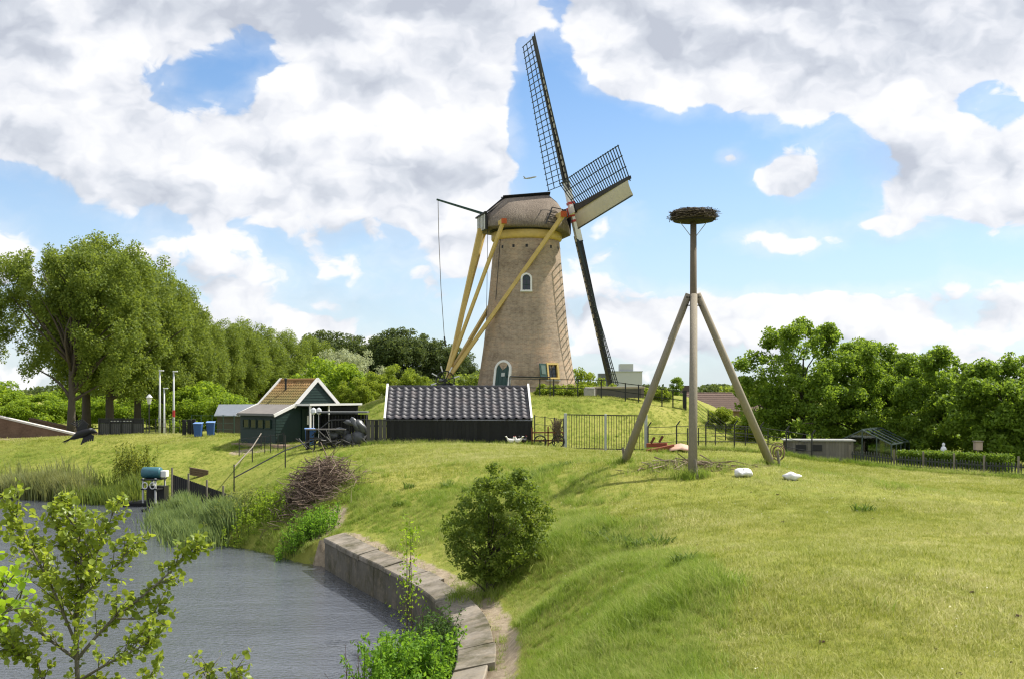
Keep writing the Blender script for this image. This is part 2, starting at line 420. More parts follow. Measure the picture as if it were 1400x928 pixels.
def height_np(x, y):
    x = np.asarray(x, float); y = np.asarray(y, float); shp = x.shape; x = x.ravel(); y = y.ravel()
    xc = np.clip(x, -62, 44); yc = np.clip(y, -12, 102)
    z = np.zeros(x.size)
    for k in range(0, x.size, 20000):
        a = xc[k:k+20000]; b = yc[k:k+20000]
        d = np.hypot(a[:, None] - CP[None, :, 0], b[:, None] - CP[None, :, 1])
        z[k:k+20000] = (np.where(d > 0, d * d * np.log(d + 1e-9), 0) @ TW[:-3]) + TW[-3] + TW[-2] * a + TW[-1] * b
    z = np.clip(z, 0.2, 4.2)
    out = np.maximum(np.maximum(-62 - x, x - 44), np.maximum(y - 102, -12 - y)); f = sstep(out, 0, 25); z = z * (1 - f) + 1.5 * f
    # the mill mound
    r = np.hypot(x - MILL.x, (y - MILL.y)) - 0.7 * np.sin(np.arctan2(y - MILL.y, x - MILL.x) * 3 + 1)
    mz = MILL.z - 0.03 - 0.22 * sstep(r, 4, 9) - 2.75 * sstep(r, 9.3, 18.0) - 0.5 * np.clip(r - 16, 0, 60)
    z = np.where(mz > z, mz, z) + 0.12 * np.exp(-((mz - z) / 0.35) ** 2)
    # small unevenness; lumpy long-grass slopes
    dw = seg_dist(x, y, WALL, False)
    lump = sstep(dw, 0.9, 2.0)
    z = z + lump * ((vnoise(x, y, 3.1, 1) - .5) * 0.10 + (vnoise(x, y, 1.1, 2) - .5) * 0.07 + (vnoise(x, y, 0.45, 3) - .5) * 0.035)
    sd = seg_dist(x, y, POND, True); sd = np.where(inside(x, y, POND), -sd, sd)
    nat = z * sstep(sd, -0.7, 0.9) - 1.3 * (1 - sstep(sd, -0.7, 0.9))
    zz = np.where(sd < 0.95, np.minimum(z, 0.90 + 0.10 * np.clip(sd, 0, 1)), z)
    wal = zz * sstep(sd, 0.06, 0.30) - 1.3 * (1 - sstep(sd, 0.06, 0.30))
    wf = 1 - sstep(dw, 1.2, 2.6)
    z = nat * (1 - wf) + wal * wf
    return z.reshape(shp)
def H(x, y): return float(height_np(np.array([x]), np.array([y]))[0])
def G(px, d, dz=0.0):                                # a point of the ground: picture column and distance
    x = (px - CX) / F * d; return Vector((x, d, H(x, d) + dz))

def grass_ground(m):
    n = NT(m); p = n.pos()
    a = n.noise(p, 0.16, 4); b = n.noise(p, 1.7, 5, 0.65); c = n.noise(p, 11, 4, 0.7); e = n.noise(p, 60, 2, 0.7)
    f = n.math('ADD', n.math('ADD', n.math('MULTIPLY', a, 0.45), n.math('MULTIPLY', b, 0.3)), n.math('ADD', n.math('MULTIPLY', c, 0.2), n.math('MULTIPLY', e, 0.2)))
    col = n.ramp(f, [(0.38, (0.092, 0.132, 0.016)), (0.52, (0.178, 0.208, 0.030)), (0.66, (0.28, 0.275, 0.06)), (0.80, (0.31, 0.27, 0.12))])
    at = n.n('ShaderNodeAttribute', attribute_name='dirt').outputs['Fac']
    sn = n.noise(p, 5, 6, 0.7)
    dirt = n.ramp(sn, [(0.3, (0.20, 0.155, 0.10)), (0.7, (0.42, 0.345, 0.245))])
    df = n.rng(n.math('ADD', at, n.math('MULTIPLY', n.math('SUBTRACT', n.noise(p, 2.2, 5, 0.65), 0.5), 0.9)), 0.42, 0.62)
    col = n.mix(df, col, dirt)
    hh = n.math('ADD', n.math('MULTIPLY', c, 0.6), n.math('MULTIPLY', e, 0.4))
    n.done(n.bsdf(col, 0.9, 0.15, n.bump(hh, 0.8, 0.05)))

def axis_coords(lo, hi, step, far, grow=1.22):
    a = list(np.arange(lo, hi + 1e-6, step)); s = step; q = hi
    while q < far: s *= grow; q += s; a.append(q)
    s = step; q = lo; pre = []
    while q > -far: s *= grow; q -= s; pre.append(q)
    return np.array(pre[::-1] + a)
xs = axis_coords(-44, 44, 0.33, 4000); ys = axis_coords(4, 84, 0.33, 4500)
GX, GY = np.meshgrid(xs, ys); GZ = height_np(GX, GY)
nx, ny = len(xs), len(ys); ii = np.arange(nx * ny).reshape(ny, nx)
quads = np.stack([ii[:-1, :-1], ii[:-1, 1:], ii[1:, 1:], ii[1:, :-1]], -1).reshape(-1, 4)
gme = np_mesh('ground', np.stack([GX, GY, GZ], -1).reshape(-1, 3), quads, mat('grass_ground', grass_ground), True)
dwall = seg_dist(GX.ravel(), GY.ravel(), WALL, False)
dirt = (1 - sstep(dwall, 0.75, 1.35)) * (GY.ravel() < 38.5)
pp = W(415, 720); dirt = np.maximum(dirt, 0.75 * (1 - sstep(np.hypot((GX.ravel() + 6.1) / 1.0, (GY.ravel() - 37.6) / 2.0), 0.4, 1.0)))
dirt = np.maximum(dirt, 0.85 * (1 - sstep(np.hypot((GX.ravel() + 34) / 10, (GY.ravel() - 74.0) / 3.0), 0.5, 1.0)))
dirt = np.maximum(dirt, 0.8 * (1 - sstep(np.hypot((GX.ravel() - 4.0) / 2.8, (GY.ravel() - 58.6) / 1.1), 0.6, 1.0)))
dirt = np.maximum(dirt, 0.8 * (1 - sstep(np.hypot((GX.ravel() + 13.6) / 2.6, (GY.ravel() - 62.6) / 1.2), 0.6, 1.0)))
at = gme.attributes.new('dirt', 'FLOAT', 'POINT'); at.data.foreach_set('value', dirt.astype(np.float32))
ground = tag(obj('ground', gme), kind='structure')

def water_mat(m):
    n = NT(m); p = n.pos()
    w1 = n.noise(p, 1.3, 3, 0.6, (0.7, 1.4, 1)); w2 = n.noise(p, 8.0, 3, 0.6, (0.9, 1.15, 1)); w3 = n.noise(p, 0.22, 4, 0.6, (0.5, 1.6, 1))
    h = n.math('ADD', n.math('MULTIPLY', w1, 0.40), n.math('MULTIPLY', w2, 0.50))
    h = n.math('MULTIPLY', h, n.rng(w3, 0.3, 0.7, 0.45, 1.35))
    b = n.n('ShaderNodeBump'); b.inputs['Strength'].default_value = 1.0; b.inputs['Distance'].default_value = 0.115; n.l(h, b.inputs['Height'])
    s = n.n('ShaderNodeBsdfPrincipled'); s.inputs['Base Color'].default_value = (0.074, 0.082, 0.098, 1)
    s.inputs['Roughness'].default_value = 0.045; s.inputs['IOR'].default_value = 1.85; s.inputs['Specular IOR Level'].default_value = 0.5
    n.l(b.outputs[0], s.inputs['Normal']); n.done(s.outputs[0])
wx = np.linspace(-64, 2, 34); wy = np.linspace(8, 70, 32); WX, WY = np.meshgrid(wx, wy); i2 = np.arange(34*32).reshape(32, 34)
wq = np.stack([i2[:-1, :-1], i2[:-1, 1:], i2[1:, 1:], i2[1:, :-1]], -1).reshape(-1, 4)
tag(obj('pond_water', np_mesh('pond_water', np.stack([WX, WY, WX*0], -1).reshape(-1, 3), wq, mat('water', water_mat))), kind='structure')

# ------------------------------------------------------------------ quay wall
def concrete(name, c):
    def b(m):
        n = NT(m); v = n.pos()
        a = n.noise(v, 2.0, 6, 0.65); f = n.noise(v, 22, 4, 0.7); st = n.noise(v, 3.5, 4, 0.6, (1, 1, 0.12))
        oi = n.n('ShaderNodeObjectInfo').outputs['Random']
        t = n.math('ADD', n.math('ADD', n.math('MULTIPLY', a, 0.45), n.math('MULTIPLY', f, 0.2)), n.math('ADD', n.math('MULTIPLY', st, 0.3), n.math('MULTIPLY', oi, 0.12)))
        col = n.ramp(t, [(0.32, tuple(q*0.42 for q in c)), (0.52, c), (0.78, tuple(min(1, q*1.5) for q in c))])
        mo = n.rng(n.math('ADD', n.noise(v, 0.9, 5, .7), n.math('MULTIPLY', n.noise(v, 6, 4, .7), .35)), .62, .86); col = n.mix(mo, col, (0.075, 0.068, 0.035)); so_ = n.rng(n.noise(v, 3.1, 6, .75), .52, .66); col = n.mix(n.math('MULTIPLY', so_, .55), col, (0.27, 0.215, 0.15))
        n.done(n.bsdf(col, 0.85, 0.2, n.bump(n.math('ADD', n.math('MULTIPLY', a, .6), n.math('MULTIPLY', f, .4)), 0.5, 0.03)))
    return mat(name, b)
quay = thing('quay_wall', (0, 0, 0), 'low concrete quay wall with sloping coping slabs along the pond', 'wall')
rs = random.Random(5)
wl = [Vector((p.x, p.y, 0)) for p in catmull(wall_top, 12)]
acc = [0.0]
for a, b in zip(wl, wl[1:]): acc.append(acc[-1] + (b - a).length)
def along(s):
    s = max(0.0, min(s, acc[-1] - 1e-4))
    for i in range(len(wl) - 1):
        if acc[i + 1] >= s:
            t = (s - acc[i]) / max(1e-9, acc[i+1] - acc[i]); p = wl[i].lerp(wl[i+1], t)
            i0, i1 = max(0, i-2), min(len(wl)-1, i+3)
            d = (wl[i1] - wl[i0]).normalized(); return p, Vector((-d.y, d.x, 0))   # left of the walk from far to near = landward (+x)
    return wl[-1], Vector((1, 0, 0))
def ribbon(s0, s1, off0, off1, z0, z1, zb, k=3, jit=0.0):
    """a block following the quay: landward offsets off0..off1, top height z0..z1, underside zb"""
    m = MB(); rows = []
    for i in range(k + 1):
        p, nrm = along(s0 + (s1 - s0) * i / k)
        a = p + nrm * off0; b = p + nrm * off1
        rows.append([(a.x, a.y, zb), (a.x, a.y, z0 + jit), (b.x, b.y, z1 + jit), (b.x, b.y, zb)])
    for i in range(k):
        m.add(rows[i] + rows[i+1], [(0,1,5,4),(1,2,6,5),(2,3,7,6),(3,0,4,7)])
    m.add(rows[0], [(3,2,1,0)]); m.add(rows[-1], [(0,1,2,3)])
    return m
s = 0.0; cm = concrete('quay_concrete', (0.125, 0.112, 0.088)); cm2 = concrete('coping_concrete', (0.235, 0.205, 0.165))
while s < acc[-1] - 0.3:
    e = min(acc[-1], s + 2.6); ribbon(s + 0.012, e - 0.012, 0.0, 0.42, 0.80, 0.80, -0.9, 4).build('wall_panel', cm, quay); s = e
s = 0.0
while s < acc[-1] - 0.3:
    L = rs.uniform(1.2, 2.3); e = min(acc[-1], s + L); j = rs.uniform(-0.03, 0.03)
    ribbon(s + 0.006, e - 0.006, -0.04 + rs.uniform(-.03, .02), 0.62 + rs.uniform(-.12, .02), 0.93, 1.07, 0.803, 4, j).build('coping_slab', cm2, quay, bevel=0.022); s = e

# ------------------------------------------------------------------ the windmill
def brick_mat(m):
    n = NT(m); v = n.coord()
    sp = n.n('ShaderNodeSeparateXYZ'); n.l(v, sp.inputs[0])
    ang = n.math('MULTIPLY', n.math('ARCTAN2', sp.outputs[1], sp.outputs[0]), 3.0)
    cb = n.n('ShaderNodeCombineXYZ'); n.l(ang, cb.inputs[0]); n.l(sp.outputs[2], cb.inputs[1])
    br = n.n('ShaderNodeTexBrick'); n.l(cb.outputs[0], br.inputs['Vector']); br.inputs['Scale'].default_value = 1.0
    br.inputs['Brick Width'].default_value = 0.26; br.inputs['Row Height'].default_value = 0.085; br.inputs['Mortar Size'].default_value = 0.011
    br.inputs['Color1'].default_value = (0.41, 0.32, 0.24, 1); br.inputs['Color2'].default_value = (0.30, 0.228, 0.17, 1); br.inputs['Mortar'].default_value = (0.40, 0.35, 0.29, 1)
    a = n.noise(v, 0.55, 5, 0.6); b = n.noise(v, 4.0, 4, 0.65); st = n.noise(v, 1.1, 4, 0.6, (1, 1, 0.25)); hb = n.noise(v, 1.2, 2, 0.5, (0.06, 0.06, 1))
    f = n.math('ADD', n.math('ADD', n.math('MULTIPLY', a, 0.4), n.math('MULTIPLY', b, 0.3)), n.math('ADD', n.math('MULTIPLY', st, 0.2), n.math('MULTIPLY', hb, 0.25)))
    tint = n.ramp(f, [(0.42, (0.52, 0.48, 0.45)), (0.57, (1.0, 0.98, 0.95)), (0.72, (1.42, 1.25, 1.12))])
    col = n.mix(1.0, br.outputs[0], tint, 'MULTIPLY')
    n.done(n.bsdf(col, 0.9, 0.15, n.bump(n.math('ADD', br.outputs['Fac'], n.math('MULTIPLY', b, -1.0)), 0.35, -0.012)))
def thatch_mat(m):
    n = NT(m); v = n.coord()
    a = n.noise(v, 2.5, 6, 0.7, (6, 3, 1.2)); b = n.noise(v, 0.6, 4); c = n.noise(v, 14, 4, 0.75)
    f = n.math('ADD', n.math('ADD', n.math('MULTIPLY', a, 0.4), n.math('MULTIPLY', b, 0.35)), n.math('MULTIPLY', c, 0.3))
    col = n.ramp(f, [(0.34, (0.085, 0.070, 0.056)), (0.52, (0.205, 0.168, 0.135)), (0.68, (0.33, 0.28, 0.225))])
    n.done(n.bsdf(col, 0.95, 0.1, n.bump(n.math('ADD', a, n.math('MULTIPLY', c, 0.6)), 0.9, 0.06)))
YEL = plain('ochre_paint', (0.58, 0.42, 0.145), 0.55, 0.35, 0.22, 3.0)
WHITE = plain('white_paint', (0.74, 0.73, 0.70), 0.5, 0.35, 0.10, 4.0)
BLACK = plain('black_tar', (0.022, 0.022, 0.024), 0.6, 0.35, 0.4, 5.0)
GREEN = plain('dark_green_paint', (0.018, 0.055, 0.045), 0.45, 0.4, 0.3, 4.0)
RED = plain('red_paint', (0.42, 0.035, 0.035), 0.5, 0.4, 0.25, 4.0)
CREAM = plain('cream_board', (0.60, 0.545, 0.42), 0.55, 0.3, 0.10, 2.0)
GREYW = wood('grey_wood', (0.20, 0.175, 0.145)); DARKW = wood('black_wood', (0.020, 0.020, 0.021), 0.5); STEEL = plain('zinc', (0.42, 0.44, 0.46), 0.45, 0.5, 0.2, 8.0, 0.05, 0.5)
IRON = plain('black_iron', (0.016, 0.017, 0.018), 0.5, 0.45, 0.4, 8.0)
def glass_b(m):
    n = NT(m); n.done(n.bsdf((0.018, 0.024, 0.03), 0.08, 0.6))
PANE = mat('window_glass', glass_b)

TH = 14.5
mill = thing('windmill', MILL, 'round brick tower windmill with thatched cap and lattice sails on the grassy mound', 'windmill', R(TH))
from bisect import bisect
prof = [(0.0, 3.46), (0.5, 3.36), (1.5, 3.19), (3.0, 2.97), (4.5, 2.80), (6.5, 2.60), (8.5, 2.41), (10.35, 2.25)]
def trad(h):
    for (h0, r0), (h1, r1) in zip(prof, prof[1:]):
        if h <= h1: return r0 + (r1 - r0) * (h - h0) / (h1 - h0)
    return prof[-1][1]
tm = MB(); tm.lathe([(3.50, -0.8)] + [(trad(q * 0.345) , q * 0.345) for q in range(31)], 72)
tower = tm.build('tower', mat('mill_brick', brick_mat), mill, True)
MB().lathe([(2.27, 10.27), (2.36, 10.32), (2.42, 10.40), (2.42, 10.80), (2.36, 10.86), (2.1, 10.9)], 72).build('cap_ring', YEL, mill, True)
MB().lathe([(2.3, 10.875), (2.52, 10.90), (2.52, 11.06), (2.2, 11.08)], 48).build('cap_sill', BLACK, mill, True)
# cap: a thatched hull lofted along the shaft
secs = [(-3.0, 1.5, 11.05, 11.95), (-2.7, 1.95, 11.0, 12.25), (-2.2, 2.35, 10.98, 12.72), (-1.56, 2.62, 10.96, 13.22), (-0.8, 2.74, 10.95, 13.32), (0.0, 2.80, 10.95, 13.40),
        (0.8, 2.76, 10.93, 13.50), (1.5, 2.62, 10.88, 13.58), (2.0, 2.42, 10.80, 13.20), (2.35, 2.10, 10.70, 12.72), (2.55, 1.80, 10.60, 12.25), (2.68, 1.55, 10.60, 11.8)]
K = 15; vs = []; fs = []
for s_, w_, b_, t_ in [(a_, b_ * .955, c_, d_) for a_, b_, c_, d_ in secs]:
    for k in range(-K, K + 1):
        a = k / K; v = 1 - abs(a) ** 1.25; yy = w_ * (1 if a > 0 else -1) * (1 - v ** 2.1) ** 0.80 if k else 0.0
        vs.append((s_, yy, b_ + (t_ - b_) * v))
N1 = 2 * K + 1
for i in range(len(secs) - 1):
    for k in range(N1 - 1): fs.append((i*N1+k, i*N1+k+1, (i+1)*N1+k+1, (i+1)*N1+k))
    fs.append((i*N1, (i+1)*N1, (i+1)*N1+N1-1, i*N1+N1-1))
fs += [tuple(range(N1)), tuple(range((len(secs)-1)*N1, len(secs)*N1))]
cap = MB().add(vs, fs).build('cap', mat('thatch', thatch_mat), mill, True)
rm = MB()
for y_, rz in ((-0.16, 0.62), (0.16, -0.62)):
    rm.bar((-1.72, y_, 13.20), (1.62, y_, 13.60), 0.42, 0.06, (0, math.sin(rz), math.cos(rz)))
rm.build('ridge_board', BLACK, mill)
bm_ = MB().bar((-1.62, 0, 13.25), (-3.06, 0, 12.02), 0.10, 0.10); bm_.bar((-1.62, -.45, 12.98), (-3.06, -.7, 11.9), 0.08, 0.08); bm_.build('hip_trim', BLACK, mill)
MB().box((2.72, 0, 11.3), (0.06, 2.8, 1.2)).build('front_boarding', BLACK, mill)
fb = MB()
MB().box((-3.12, 0, 11.42), (0.12, 2.5, 1.10)).build('rear_boarding', BLACK, mill)
for k in range(6): MB().box((-3.205, -1.05 + k * 0.42, 11.42), (0.045, 0.13, 1.0)).build('rear_slat', WHITE, mill)
MB().bar((-3.2, -1.45, 12.0), (-3.2, 1.45, 12.0), 0.16, 0.10).build('rear_fascia', BLACK, mill)
# small openings below the cap
pocket_me = MB().box((0, 0, 0), (0.10, 0.16, 0.20)).mesh('putlog_hole', BLACK)
for k in range(16):
    a = 2*math.pi*k/16 + 0.13; r_ = trad(9.75) - 0.042
    inst('putlog_hole', pocket_me, mill, (r_*math.cos(a), r_*math.sin(a), 9.75), (0, 0, a))
def face_at(deg, h, out=0.0):
    """frame on the tower skin: deg to the right of the side facing the photographer"""
    a = R(-90 + deg - TH); r_ = trad(h) + out
    slope = math.atan((trad(h - .4) - trad(h + .4)) / 0.8)
    M4 = Matrix.Translation((r_*math.cos(a), r_*math.sin(a), h)) @ Matrix.Rotation(a + math.pi/2, 4, 'Z') @ Matrix.Rotation(-slope, 4, 'X')
    return M4                                           # local x right, z up, -y outwards
def arch(w, h, n=12, x0=0.0):
    """arched outline, bottom at 0"""
    r = w / 2; pts = [(-r, 0), (-r, h - r)]
    pts += [(r*math.cos(math.pi - math.pi*k/n), h - r + r*math.sin(math.pi*k/n)) for k in range(1, n)]
    return pts + [(r, h - r), (r, 0)]
def arch_ring(w, h, t, y0, y1):
    m = MB(); o = arch(w + 2*t, h + t); i = arch(w, h); n = len(o); vs = []
    for (a, b), (c, d) in zip(o, i): vs += [(a, y0, b), (c, y0, d), (c, y1, d), (a, y1, b)]
    fs = []
    for k in range(n - 1):
        for q in range(4): fs.append((k*4+q, k*4+(q+1)%4, (k+1)*4+(q+1)%4, (k+1)*4+q))
    fs += [(0,1,2,3), ((n-1)*4+3, (n-1)*4+2, (n-1)*4+1, (n-1)*4)]
    return m.add(vs, fs)
def setm(o, M4): o.matrix_local = M4; return o
Md = face_at(-30, 0.05)
door = setm(MB().prism([(a, -0.03, b) for a, b in arch(0.98, 1.98)], (0, 0.9, 0)).build('door', GREEN, mill), Md)
for k in range(-1, 2): MB().box((k * 0.29, -0.04, 0.85), (0.02, 0.02, 1.7)).build('door_batten', GREEN, door)
MB().box((0.05, -0.045, 1.15), (0.26, 0.02, 0.24)).build('notice', plain('paper', (0.5, 0.52, 0.5)), door)
MB().tube([(0.36, -0.07, 0.95), (0.36, -0.07, 1.08)], 0.02).build('handle', IRON, door)
setm(arch_ring(0.98, 1.98, 0.15, -0.09, 0.5).build('door_frame', WHITE, mill), Md)
setm(MB().box((0, -0.35, -0.02), (1.6, 0.8, 0.16)).build('door_step', GREYW, mill), Md)
Mw = face_at(-1, 6.75)
win = setm(MB().prism([(a, -0.015, b) for a, b in arch(0.52, 1.04)], (0, 0.5, 0)).build('arched_window', PANE, mill), Mw)
fr = arch_ring(0.52, 1.04, 0.12, -0.08, 0.3); fr.box((0, -0.05, -0.05), (0.80, 0.12, 0.12)); fr.build('frame', WHITE, win)
gm = MB(); gm.box((0, -0.035, 0.5), (0.035, 0.03, 1.0)); gm.box((0, -0.036, 0.38), (0.5, 0.03, 0.035)); gm.box((0, -0.036, 0.74), (0.5, 0.03, 0.035))
for sx in (-1, 1): gm.bar((sx*0.25, -0.036, 0.76), (0, -0.036, 1.0), 0.03, 0.03)
gm.build('glazing_bar', GREEN, win)
Mg = face_at(31, 0.95)
win2 = setm(MB().box((0, 0.10, 0.45), (0.70, 0.2, 0.86)).build('square_window', PANE, mill), Mg)
fr = MB()
for c, sz in (((-0.40, -0.02, 0.45), (0.12, 0.26, 1.10)), ((0.40, -0.02, 0.45), (0.12, 0.26, 1.10)), ((0, -0.02, 0.94), (0.68, 0.26, 0.12)), ((0, -0.02, -0.04), (0.68, 0.26, 0.12))): fr.box(c, sz)
fr.build('frame', YEL, win2)
gb = MB().box((0, -0.02, 0.45), (0.04, 0.04, 0.86)); gb.box((0, -0.021, 0.62), (0.68, 0.04, 0.03)); gb.box((0, -0.021, 0.3), (0.68, 0.04, 0.03)); gb.build('glazing_bar', BLACK, win2)
MB().box((0.0, -0.03, -0.16), (1.1, 0.16, 0.12)).build('sill', plain('stone_sill', (0.36, 0.33, 0.29)), win2)
sh = MB().box((-0.80, -0.17, 0.45), (0.64, 0.05, 0.98), Matrix.Rotation(R(14), 3, 'Z')).build('shutter', GREEN, win2)
shutter_panel = MB().box((-0.80, -0.205, 0.52), (0.40, 0.03, 0.60), Matrix.Rotation(R(14), 3, 'Z'))
shutter_panel.build('shutter_panel', plain('grey_green', (0.10, 0.15, 0.13)), win2)
# lightning conductor
MB().tube([tuple(face_at(-52, h, 0.03).translation) for h in (6.2, 7.5, 9, 10.3)], 0.018, 5).build('lightning_conductor', IRON, mill)
# tail: pole and braces meet at the winch
TB = Vector((-5.55, 0, 0.95))
def beam(a, b, w, w2=None, m=YEL, nm='tail_beam'):
    return MB().bar(a, b, w, w, (0, 0, 1), w2 or w, w2 or w).build(nm, m, mill, bevel=0.02)
beam((-3.25, 0, 11.05), TB + Vector((0.06, 0, 0)), 0.34, 0.30, nm='tail_pole')
for sy in (-1, 1):
    beam((1.55, 3.35 * sy, 11.62), TB + Vector((0.22, 0.26*sy, 0.25)), 0.27, 0.24, nm='long_brace')
    beam((-2.35, 2.75 * sy, 11.15), TB + Vector((0.05, 0.20*sy, 0.45)), 0.22, 0.20, nm='short_brace')
beam((1.55, -3.55, 11.72), (1.55, 3.55, 11.72), 0.34, nm='front_crossbeam'); beam((-2.35, -2.95, 11.2), (-2.35, 2.95, 11.2), 0.30, nm='rear_crossbeam')
for x_, z_, w_, e_ in ((1.55, 11.72, 0.37, 3.56), (-2.35, 11.2, 0.33, 2.96)):
    for sy in (-1, 1): MB().box((x_, sy*(e_+.05), z_), (w_, 0.14, w_)).build('beam_end', plain('orange_paint', (0.50, 0.10, 0.03)), mill)
# winch wheel at the foot of the tail
wc = Vector((-5.85, 0, 0.55))
wm = MB().tube([wc + Vector((0, -0.9, 0.25)), wc + Vector((0, 0.9, 0.25))], 0.12, 8); wm.box(wc + Vector((0.15, 0, -0.1)), (0.7, 1.5, 0.35))
winch = wm.build('winch', IRON, mill)
for k in range(8):
    a = 2*math.pi*k/8 + .3; p1 = wc + Vector((0, -0.85, 0.25)); d1 = Vector((math.cos(a), 0, math.sin(a)))
    MB().bar(p1 + d1*.1, p1 + d1*0.6, 0.06).build('winch_spoke', BLACK, winch); MB().bar(p1 + d1*.6, p1 + d1*1.0, 0.075).build('winch_handle', WHITE, winch)
ring = [wc + Vector((0.62*math.cos(2*math.pi*k/20), -0.85, 0.25 + 0.62*math.sin(2*math.pi*k/20))) for k in range(20)]
MB().tube(ring, 0.045, 5, close=True).build('winch_wheel', BLACK, winch)
# brake pole with hanging rope
MB().bar((-2.8, 0.1, 12.05), (-6.25, 0.1, 12.95), 0.14, 0.16, (0,0,1), 0.10, 0.11).build('brake_pole', GREEN, mill)
MB().tube([(-6.15, .1, 12.9), (-6.1, .1, 10.5), (-5.95, .1, 7.0), (-5.72, .1, 3.7)], 0.022, 5).build('brake_rope', GREYW, mill)
MB().tube([(-5.72, .1, 3.75), (-5.62, .1, 3.1)], 0.05, 6).build('rope_weight', IRON, mill)
MB().tube([(-3.0, -1.1, 11.0), (-3.05, -1.1, 7.0), (-3.1, -1.1, 4.6)], 0.018, 5).build('chain', IRON, mill)
# hatch ladder on the thatch
lm = MB(); A0 = Vector((0.55, -2.86, 11.15)); A1 = Vector((1.15, -2.30, 12.35)); dx = Vector((0.75, 0.03, -0.12))
lm.bar(A0, A1, 0.06); lm.bar(A0 + dx, A1 + dx, 0.06)
for t_ in (0.15, 0.45, 0.72, 1.0): lm.bar(A0.lerp(A1, t_), A0.lerp(A1, t_) + dx, 0.05)
lm.build('roof_ladder', IRON, mill)
# sails
TAU = R(13.0); HUB = Vector((3.18, 0, 12.42)); A = Vector((math.cos(TAU), 0, math.sin(TAU)))
MB().tube([HUB - A * 1.2, HUB + A * 0.35], [0.32, 0.30], 12).build('windshaft', BLACK, mill)
LS = 12.35; PSI = 1.2
def tw(r): return R(24 - 17 * (r - 1.9) / (LS - 1.9))
lat = plain('sail_lattice', (0.016, 0.030, 0.034), 0.5, 0.4, 0.3)
bars = []; NB = 27
for i in range(NB):
    r_ = 2.0 + (LS - 2.1) * i / (NB - 1); t_ = tw(r_); c_, s_ = math.cos(t_), math.sin(t_)
    bars.append(MB().bar((r_, -0.22*c_, -0.22*s_), (r_, 2.02*c_, 2.02*s_), 0.055, 0.045, (1, 0, 0)).mesh('lattice_bar', lat))
laths = []
for q in (0.68, 1.35, 1.98):
    m_ = MB(); pts = [Vector((2.0 + (LS - 2.1)*k/8, q*math.cos(tw(2.0 + (LS-2.1)*k/8)), q*math.sin(tw(2.0 + (LS-2.1)*k/8)) - 0.05)) for k in range(9)]
    for a_, b_ in zip(pts, pts[1:]): m_.bar(a_, b_, 0.05, 0.05)
    laths.append(m_.mesh('lath', lat))
def board_mesh(r0, r1, n=10, m=6, w0=1.22, w1=0.92, mt=None):
    mb = MB(); vs = []
    for i in range(n + 1):
        r_ = r0 + (r1 - r0) * i / n; wd = w0 + (w1 - w0) * i / n; t_ = -tw(r_) * 0.12
        for j in range(m + 1):
            u = -0.12 - wd * j / m; zz = -0.05 * (j / m) ** 2 * wd + 0.05
            c_, s_ = math.cos(t_), math.sin(t_)
            vs.append((r_ + 0.25 * (j/m) ** 2 * (1 if i == n else 0), u * c_ - zz * s_, u * s_ + zz * c_))
    th = 0.035; k = len(vs); vs2 = [(a, b, c - th) for a, b, c in vs]; fs = []
    for i in range(n):
        for j in range(m):
            q = i*(m+1)+j; fs += [(q, q+1, q+m+2, q+m+1), (k+q+m+1, k+q+m+2, k+q+1, k+q)]
    for i in range(n): fs += [(i*(m+1), (i+1)*(m+1), k+(i+1)*(m+1), k+i*(m+1)), (i*(m+1)+m, k+i*(m+1)+m, k+(i+1)*(m+1)+m, (i+1)*(m+1)+m)]
    for j in range(m): fs += [(j, k+j, k+j+1, j+1), (n*(m+1)+j, n*(m+1)+j+1, k+n*(m+1)+j+1, k+n*(m+1)+j)]
    return mb.add(vs, fs).mesh('leading_board', mt or CREAM, True)
bmesh_me = board_mesh(1.5, LS - 0.25); dark_me = board_mesh(1.6, LS - 0.1, w0=.62, w1=.55, mt=BLACK)
panel_me = [MB().bar((1.9 + .44*k, -.40 - .06*(k % 2), .075), (2.2 + .44*k, -.40 - .06*(k % 2), .075), .34 - .09*(k % 3), .02).mesh('pale_panel', plain('pale_slat', (.42, .39, .34), .7)) for k in range(18)]
stock_me = MB().bar((2.1, 0, -0.02), (LS, 0, -0.02), 0.40, 0.36, (0, 0, 1), 0.18, 0.16).mesh('sail', BLACK)
root_me = MB().bar((0.12, 0, -0.02), (2.1, 0, -0.02), 0.47, 0.40, (0, 0, 1), 0.462, 0.382).mesh('stock_root', WHITE)
lead_me = MB().bar((1.5, -1.33, 0.03), (LS - 0.25, -1.05, 0.0), 0.06, 0.10).mesh('edge_lath', lat)
trim_me = MB().box((0.62, 0, -0.02), (0.16, 0.54, 0.48)).mesh('red_wedge', RED)
clamp_me = MB().box((2.1, 0.0, 0.0), (0.08, 0.62, 0.40)).mesh('clamp', IRON)
Hv = Vector((0, -1, 0)); Vv = Vector((-math.sin(TAU), 0, math.cos(TAU)))
for k in range(4):
    ps = R(PSI + 90 * k); er = Hv * math.cos(ps) + Vv * math.sin(ps); et = -Hv * math.sin(ps) + Vv * math.cos(ps); ez = er.cross(et)
    so = obj('sail', stock_me, mill); off = HUB + A * (0.12 if k % 2 else -0.22)
    so.matrix_local = Matrix.Translation(off) @ Matrix((er, et, ez)).transposed().to_4x4()
    for me_ in bars: obj('lattice_bar', me_, so)
    for me_ in laths: obj('lath', me_, so)
    obj('leading_board', bmesh_me if k == 0 else dark_me, so); obj('stock_root', root_me, so)
    if k == 0: obj('edge_lath', lead_me, so)
    else:
        for me_ in panel_me: obj('pale_panel', me_, so)
    obj('red_wedge', trim_me, so); obj('clamp', clamp_me, so)
